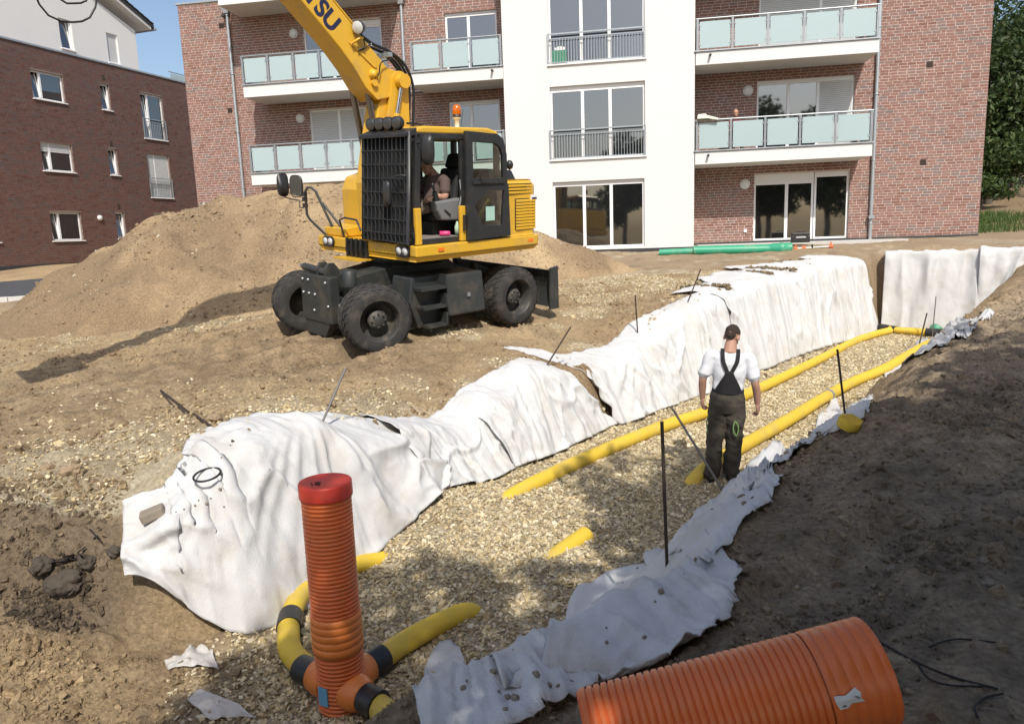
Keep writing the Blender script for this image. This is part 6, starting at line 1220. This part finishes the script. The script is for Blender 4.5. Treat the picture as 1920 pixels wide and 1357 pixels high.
def tb(x, z):
    """point just outside the back of the shirt"""
    zz = [.93, 1.0, 1.1, 1.22, 1.32, 1.385, 1.425, 1.452]; a = np.interp(z, zz, [.150,.157,.162,.178,.192,.185,.14,.092]); b = np.interp(z, zz, [.112,.115,.114,.118,.118,.104,.086,.07])
    return (x, -b*max(0, 1-min(abs(x)/a, .99)**2.3)**.48-.012, z)
for sg in (-1, 1):
    curve_strip([tb(sg*.018, 1.235), tb(sg*.048, 1.30), tb(sg*.072, 1.36), (sg*.080, -.085, 1.432), (sg*.080, -.02, 1.474), (sg*.078, .06, 1.44)], .042, .008, 'brace', M_STRAP, wk, lambda p: Vector((p.x*.4, -1 if p.z < 1.42 else -.45, .15 if p.z < 1.42 else 1)).normalized())
pan = MB(); rows = [(1.255, .035), (1.23, .045), (1.19, .062), (1.15, .085), (1.10, .112), (1.05, .135), (1.0, .152)]
vs = []; N_ = 13
for z, hw in rows:
    for j in range(N_): vs.append(tb(-hw+2*hw*j/(N_-1), z))
for z, hw in rows:
    for j in range(N_): x, y, z2 = tb(-hw+2*hw*j/(N_-1), z); vs.append((x, y-.010, z2))
o_ = len(rows)*N_; f = []
for i in range(len(rows)-1):
    for j in range(N_-1): a = i*N_+j; f += [(a, a+1, a+N_+1, a+N_), (a+o_, a+N_+o_, a+N_+1+o_, a+1+o_)]
for i in range(len(rows)-1):
    for j in (0, N_-1): a = i*N_+j; f.append((a, a+N_, a+N_+o_, a+o_))
pan.add(vs, f+[(j, j+o_, j+1+o_, j+1) for j in range(N_-1)], True).build('back_panel', M_STRAP, wk)
wbm = MB(); loft(wbm, [(0, 0, .985, .171, .127), (0, 0, 1.045, .170, .126)]); wbm.build('waistband', M_NAVY, wk, .006)
for pts in ([(-.192, -.066, .74), (-.203, -.05, .67), (-.196, -.072, .60), (-.188, -.085, .55)], [(.088, -.128, .715), (.074, -.126, .66), (.080, -.118, .60), (.112, -.108, .545)], [(.088, -.128, .715), (.120, -.120, .67), (.126, -.112, .60), (.112, -.108, .545)]):
    curve_strip(pts, .013, .006, 'lime_piping', M_LIME, wk, lambda p: Vector((p.x*2, -1, 0)).normalized())
for fx, fy in ((-.115, -.03), (.095, .05)):
    b = MB(); limb(b, [(fx, fy-.02, .13), (fx, fy-.02, .06)], [.058, .056]); b.ell((fx+.012*(1 if fx > 0 else -1), fy+.055, .050), (.052, .125, .050)); b.ell((fx, fy-.035, .045), (.048, .062, .046)); bo = voxel(b, 'boot', .008, M_BOOT, wk, 2)
    MB().prism([(fx+.05*math.cos(t)*(1.0), fy+.04+.145*math.sin(t)) for t in np.linspace(0, 2*math.pi, 20, endpoint=False)], 'z', -.012, .018).build('sole', M_STRAP, bo)
# ---- operator sitting in the cab
op = empty('person', EXM, 'person in brown t-shirt sitting at the controls inside the excavator cab', 'person')
OM = Matrix(((0, 1, 0, 0), (-1, 0, 0, 0), (0, 0, 1, 0), (0, 0, 0, 1)))          # body frame (x right, y forward) to machine frame (x forward, y left)
bd = MB(OM); OX, OZ = -.70, 1.91                                                  # seat centre line (machine y .68), seat height
T = lambda r, f, u: (r+OX, f, u+OZ)
hq2 = (Matrix.Rotation(R(12), 3, 'Z') @ Matrix.Rotation(R(-26), 3, 'X')).to_quaternion(); hc2 = T(.0, .06, .635)
head(bd, hc2, hq2, 1.02); limb(bd, [T(0, -.09, .47), T(0, -.05, .53), T(.0, .02, .60)], [.075, .062, .06])
limb(bd, [T(0, -.05, .08), T(0, -.10, .28), T(0, -.11, .44)], [.13, .14, .14], 20)
la_ = [T(-.22, -.10, .43), T(-.30, -.02, .20), T(-.30, .20, .20)]; ra_ = [T(.22, -.10, .43), T(.29, -.02, .20), T(.27, .21, .20)]
for A3, sg in ((la_, -1), (ra_, 1)):
    limb(bd, [A3[0], (Vector(A3[0])+Vector(A3[1]))/2, A3[1], (Vector(A3[1])+Vector(A3[2]))/2, A3[2]], [.062, .058, .050, .048, .034], 16, 24)
    d = (Vector(A3[2])-Vector(A3[1])).normalized(); hand(bd, Vector(A3[2])+d*.01, d+Vector((0, 0, -.15)), (0, 0, -1), -sg, .9, 1.05)
lg = {}
for sg in (-1, 1):
    K = T(sg*.17, .42, .03); A_ = T(sg*.15, .50, -.33); lg[sg] = (K, A_); limb(bd, [T(sg*.10, .0, .06), K, T(sg*.16, .48, -.16), A_], [.088, .068, .060, .042], 16, 24); limb(bd, [A_, T(sg*.15, .60, -.36)], [.045, .035])
voxel(bd, 'body', .007, M_SKIN, op, 2)
h2 = MB(OM); P = lambda x, y, z: Vector(hc2) + hq2 @ Vector((x, y, z)); h2.ell(P(0, -.028, .038), (.079, .088, .086), 20, 14, hq2); voxel(h2, 'hair', .008, M_HAIR, op, 1)
for sg in (-1, 1): MB(OM).ell(P(sg*.031, .08, .008), (.011, .008, .008), 10, 8, hq2).build('eye', M_EYE, op)
t2 = MB(OM); limb(t2, [T(0, -.03, .05), T(0, -.055, .16), T(0, -.095, .30), T(0, -.11, .43)], [.165, .172, .165, .150], 22); limb(t2, [T(-.2, -.10, .43), T(.2, -.10, .43)], [.085, .085]); limb(t2, [T(0, -.10, .46), T(0, -.085, .50)], [.10, .075])
for A3 in (la_, ra_): a, b = Vector(A3[0]), Vector(A3[1]); limb(t2, [a, a+(b-a)*.4, a+(b-a)*.72], [.082, .080, .080], 16, 12)
voxel(t2, 't_shirt', .009, M_BRN, op, 2)
s2 = MB(OM); limb(s2, [T(-.08, -.05, .07), T(.08, -.05, .07)], [.135, .135])
for sg in (-1, 1): limb(s2, [T(sg*.10, .0, .07), T(sg*.14, .22, .055), T(sg*.165, .38, .035)], [.115, .100, .092], 18, 14)
voxel(s2, 'shorts', .009, M_SHORT, op, 2)
for sg in (-1, 1):
    b = MB(OM); A_ = lg[sg][1]; limb(b, [Vector(A_)+Vector((0, 0, .05)), A_], [.058, .056]); b.ell((A_[0], A_[1]+.08, A_[2]-.035), (.05, .12, .05)); voxel(b, 'boot', .010, M_BOOT, op, 1)
# ---- person sitting on the first floor balcony on the right
bpz = 5.08+.04; bM = MF @ Matrix.Translation((6.99, .62, bpz)) @ Matrix.Rotation(R(180), 4, 'Z')
bpn = empty('person', bM, 'person with dark hair in dark red top sitting on the right first floor balcony', 'person')
b3 = MB(); q0 = Matrix.Rotation(R(-4), 3, 'X').to_quaternion(); hc = (0, .02, 1.085); head(b3, hc, q0, 1.02); limb(b3, [(0, -.03, .88), (0, -.01, .98), (0, .0, 1.04)], [.07, .058, .055]); limb(b3, [(0, -.02, .46), (0, -.05, .68), (0, -.04, .84)], [.13, .13, .13], 18)
for sg in (-1, 1):
    limb(b3, [(sg*.20, -.04, .83), (sg*.25, .03, .60), (sg*.17, .24, .56)], [.056, .048, .032]); hand(b3, (sg*.17, .25, .56), (-.2*sg, 1, -.1), (0, 0, -1), sg, .6); limb(b3, [(sg*.10, 0, .48), (sg*.13, .42, .47), (sg*.13, .42, .08)], [.085, .062, .042]); limb(b3, [(sg*.13, .40, .05), (sg*.13, .56, .04)], [.045, .035])
voxel(b3, 'body', .009, M_SKIN, bpn, 2); h3 = MB(); h3.ell((0, -.005, 1.125), (.081, .092, .088)); voxel(h3, 'hair', .009, M_HAIR, bpn, 1)
for sg in (-1, 1): MB().ell(Vector(hc)+q0 @ Vector((sg*.031, .081, .006)), (.011, .008, .008), 10, 8).build('eye', M_EYE, bpn)
t3 = MB(); limb(t3, [(0, -.02, .47), (0, -.05, .68), (0, -.04, .84)], [.155, .155, .145], 20); limb(t3, [(-.19, -.04, .83), (.19, -.04, .83)], [.075, .075])
for sg in (-1, 1): limb(t3, [(sg*.20, -.04, .83), (sg*.235, .01, .66)], [.072, .066])
voxel(t3, 'shirt', .010, M_DRED, bpn, 2); l3 = MB()
for sg in (-1, 1): limb(l3, [(sg*.08, -.03, .49), (sg*.13, .42, .48), (sg*.13, .42, .12)], [.11, .082, .062])
voxel(l3, 'trousers', .010, M_TRO, bpn, 2)
ch = empty('chair', MF @ Matrix.Translation((6.99, .70, bpz)), 'garden chair under the person on the right first floor balcony', 'chair')
MB().box(-.24, .24, -.26, .22, .36, .40).build('seat', M_PVC, ch, .01); MB().box(-.24, .24, .20, .24, .42, .85).build('backrest', M_PVC, ch, .01)
for x in (-.22, .20):
    for y in (-.25, .20): MB().box(x, x+.03, y, y+.03, 0, .36).build('leg', M_PVC, ch)
# white tray left on the balcony rail, and the crate and bag behind the upper french window
tm = MF @ Matrix.Translation((6.08, -.02, 5.08+.93)); tr_ = MB(tm); tr_.hexa([(-.26,-.14,0),(.10,-.14,0),(.10,.18,0),(-.26,.18,0),(-.24,-.12,.13),(-.02,-.12,.14),(.02,.16,.14),(-.24,.16,.13)]); tr_.hexa([(.08,-.13,-.01),(.34,-.13,-.06),(.34,.16,-.06),(.08,.16,-.01),(.0,-.12,.10),(.34,-.12,.0),(.34,.15,.0),(.0,.15,.10)])
tag(tr_.build('foam_tray', mat('cream_foam', (.68, .66, .54), .7, .05, 9), None, .012), 'cream foam packing lying over the balcony rail on the right', 'packing')
# ================================================================= TREES AND GRASS
M_LEAF = attr_mat('leaf', 'col', .55, 6, .2, 0, spec=.4); M_BARK = mat('bark', (.10, .08, .06), .9, .3, 9, .5, 40)
_nt = M_LEAF.node_tree; _b = _nt.nodes['Principled BSDF']; _tr = _nt.nodes.new('ShaderNodeBsdfTranslucent'); _mx = _nt.nodes.new('ShaderNodeMixShader'); _mx.inputs[0].default_value = .3
_src = _b.inputs['Base Color'].links[0].from_socket; _nt.links.new(_src, _tr.inputs[0]); _nt.links.new(_b.outputs[0], _mx.inputs[1]); _nt.links.new(_tr.outputs[0], _mx.inputs[2]); _nt.links.new(_mx.outputs[0], _nt.nodes['Material Output'].inputs[0])
def tree(x, y, h, rad, n, label, seed, leaf=.16, base=None, low=.28, group=None):
    g = np.random.default_rng(seed); z0 = float(ground_z(x, y, False)) if base is None else base
    t = empty('tree', (x, y, z0), label, 'tree', group); th = h*.62
    m = MB(); bend = g.normal(0, .12, (5, 2)); m.tube([(bend[i, 0]*i*.4, bend[i, 1]*i*.4, th*i/4-.2) for i in range(5)], [.03*h*(1-.18*i)*.7 for i in range(5)], 10)
    tips = []
    for k in range(16):
        a = k*2.4+g.uniform(-.4, .4); f = g.uniform(.3, 1); s = Vector((0, 0, th*f)); r = rad*g.uniform(.45, .85)*(1.15-.45*f); e = Vector((r*math.cos(a), r*math.sin(a), th*f+g.uniform(.1, .4)*h*.5)); mid = s.lerp(e, .5)+Vector((0, 0, .1*r)); m.tube([s, mid, e], [.009*h, .006*h, .002*h], 6); tips += [e, mid]
    m.build('trunk', M_BARK, t)
    cl = []
    for e in tips: cl.append((np.array(e), rad*g.uniform(.22, .40)))
    for k in range(26):
        v = g.normal(0, 1, 3); v /= np.linalg.norm(v); v *= g.uniform(.35, .95); cl.append((np.array((v[0]*rad*.85, v[1]*rad*.85, h*(low+(1-low)*.5)+v[2]*h*(1-low)*.46)), rad*g.uniform(.22, .42)))
    per = n//len(cl); P = []; C_ = []
    for c, r in cl:
        v = g.normal(0, 1, (per, 3)); v /= np.linalg.norm(v, axis=1)[:, None]; v *= (r*g.uniform(.35, 1, per)**.6)[:, None]; v[:, 2] *= .8; P.append(c+v); C_.append(np.tile(g.uniform(.7, 1.3), per))
    P = np.concatenate(P); sh = np.concatenate(C_); N_ = len(P); a = g.normal(0, 1, (N_, 3)); a /= np.linalg.norm(a, axis=1)[:, None]; b = np.cross(a, g.normal(0, 1, (N_, 3))); b /= np.linalg.norm(b, axis=1)[:, None]; c = np.cross(a, b); s = leaf*g.uniform(.55, 1.15, N_)[:, None]
    V = np.stack([P-b*s*.9, P-c*s*.42+a*s*.1, P+b*s*.9, P+c*s*.42+a*s*.1], 1).reshape(-1, 3); Fq = np.arange(N_*4).reshape(-1, 4)
    base_ = np.array([(.050, .085, .022), (.065, .10, .028), (.040, .07, .02), (.085, .115, .035)])[g.integers(0, 4, N_)]*(sh*g.uniform(.8, 1.2, N_))[:, None]
    bigmesh('crown', V, Fq, M_LEAF, t, np.repeat(base_, 4, 0)); return t
for i, (x, y, h, r_) in enumerate(((19.6, 31.5, 3.2, 1.5), (22.2, 34, 4.0, 2.0), (24.6, 37, 5.0, 2.4))): tree(x, y, h, r_, 7000, ['low dark shrub just behind the right building corner', 'middle dark shrub on the slope behind the building', 'largest dark shrub at the right edge of the slope'][i], 400+i, .13, None, .0)
grp = 'tall trees shading the bank'
for i, (x, y, h, r_) in enumerate(SHADE_TREES): tree(x, y, h, r_, 15000, 'tall leafy tree standing behind the camera on the right bank', 200+i, .20, None, .25, grp)
for i, (x, y, h, r_) in enumerate(((20.9, 33.0, 8.5, 3.0), (26.5, 38, 12, 3.6), (21.5, 41, 13, 3.8), (30, 36, 11, 3.5), (19.8, 44, 9, 3.0))):
    tree(x, y, h, r_, 12000, ['bushy green tree rising behind the right end of the brick building', 'second taller tree behind the right building corner', 'tall tree farthest behind the right building corner', 'tree at the far right edge on the slope', 'low tree half hidden behind the brick building'][i], 300+i, .17, None, .12)
gx_, gy_ = scatter(26000, 14.6, 24, 24.5, 31.5, lambda x, y: np.clip(.5+.9*fbm(x*.5, y*.5, 3, 91), 0, 1)*sstep(31.5, 29, y), 44); N_ = len(gx_)
g = np.random.default_rng(5); gz_ = ground_z(gx_, gy_, False); hh = g.uniform(.06, .26, N_); an = g.uniform(0, 6.28, N_); w2 = .012; lx = np.cos(an)*w2; ly = np.sin(an)*w2; bx = g.normal(0, .06, N_); by = g.normal(0, .06, N_)
V = np.stack([np.stack([gx_-lx, gy_-ly, gz_-.02], -1), np.stack([gx_+lx, gy_+ly, gz_-.02], -1), np.stack([gx_+bx+lx*.3, gy_+by+ly*.3, gz_+hh], -1), np.stack([gx_+bx-lx*.3, gy_+by-ly*.3, gz_+hh], -1)], 1).reshape(-1, 3)
tag(bigmesh('grass', V, np.arange(N_*4).reshape(-1, 4), M_LEAF, None, np.repeat(np.array((.075, .13, .03))*g.uniform(.6, 1.4, (N_, 1)), 4, 0)), 'green grass growing at the right end of the building', 'grass', None, 'stuff')
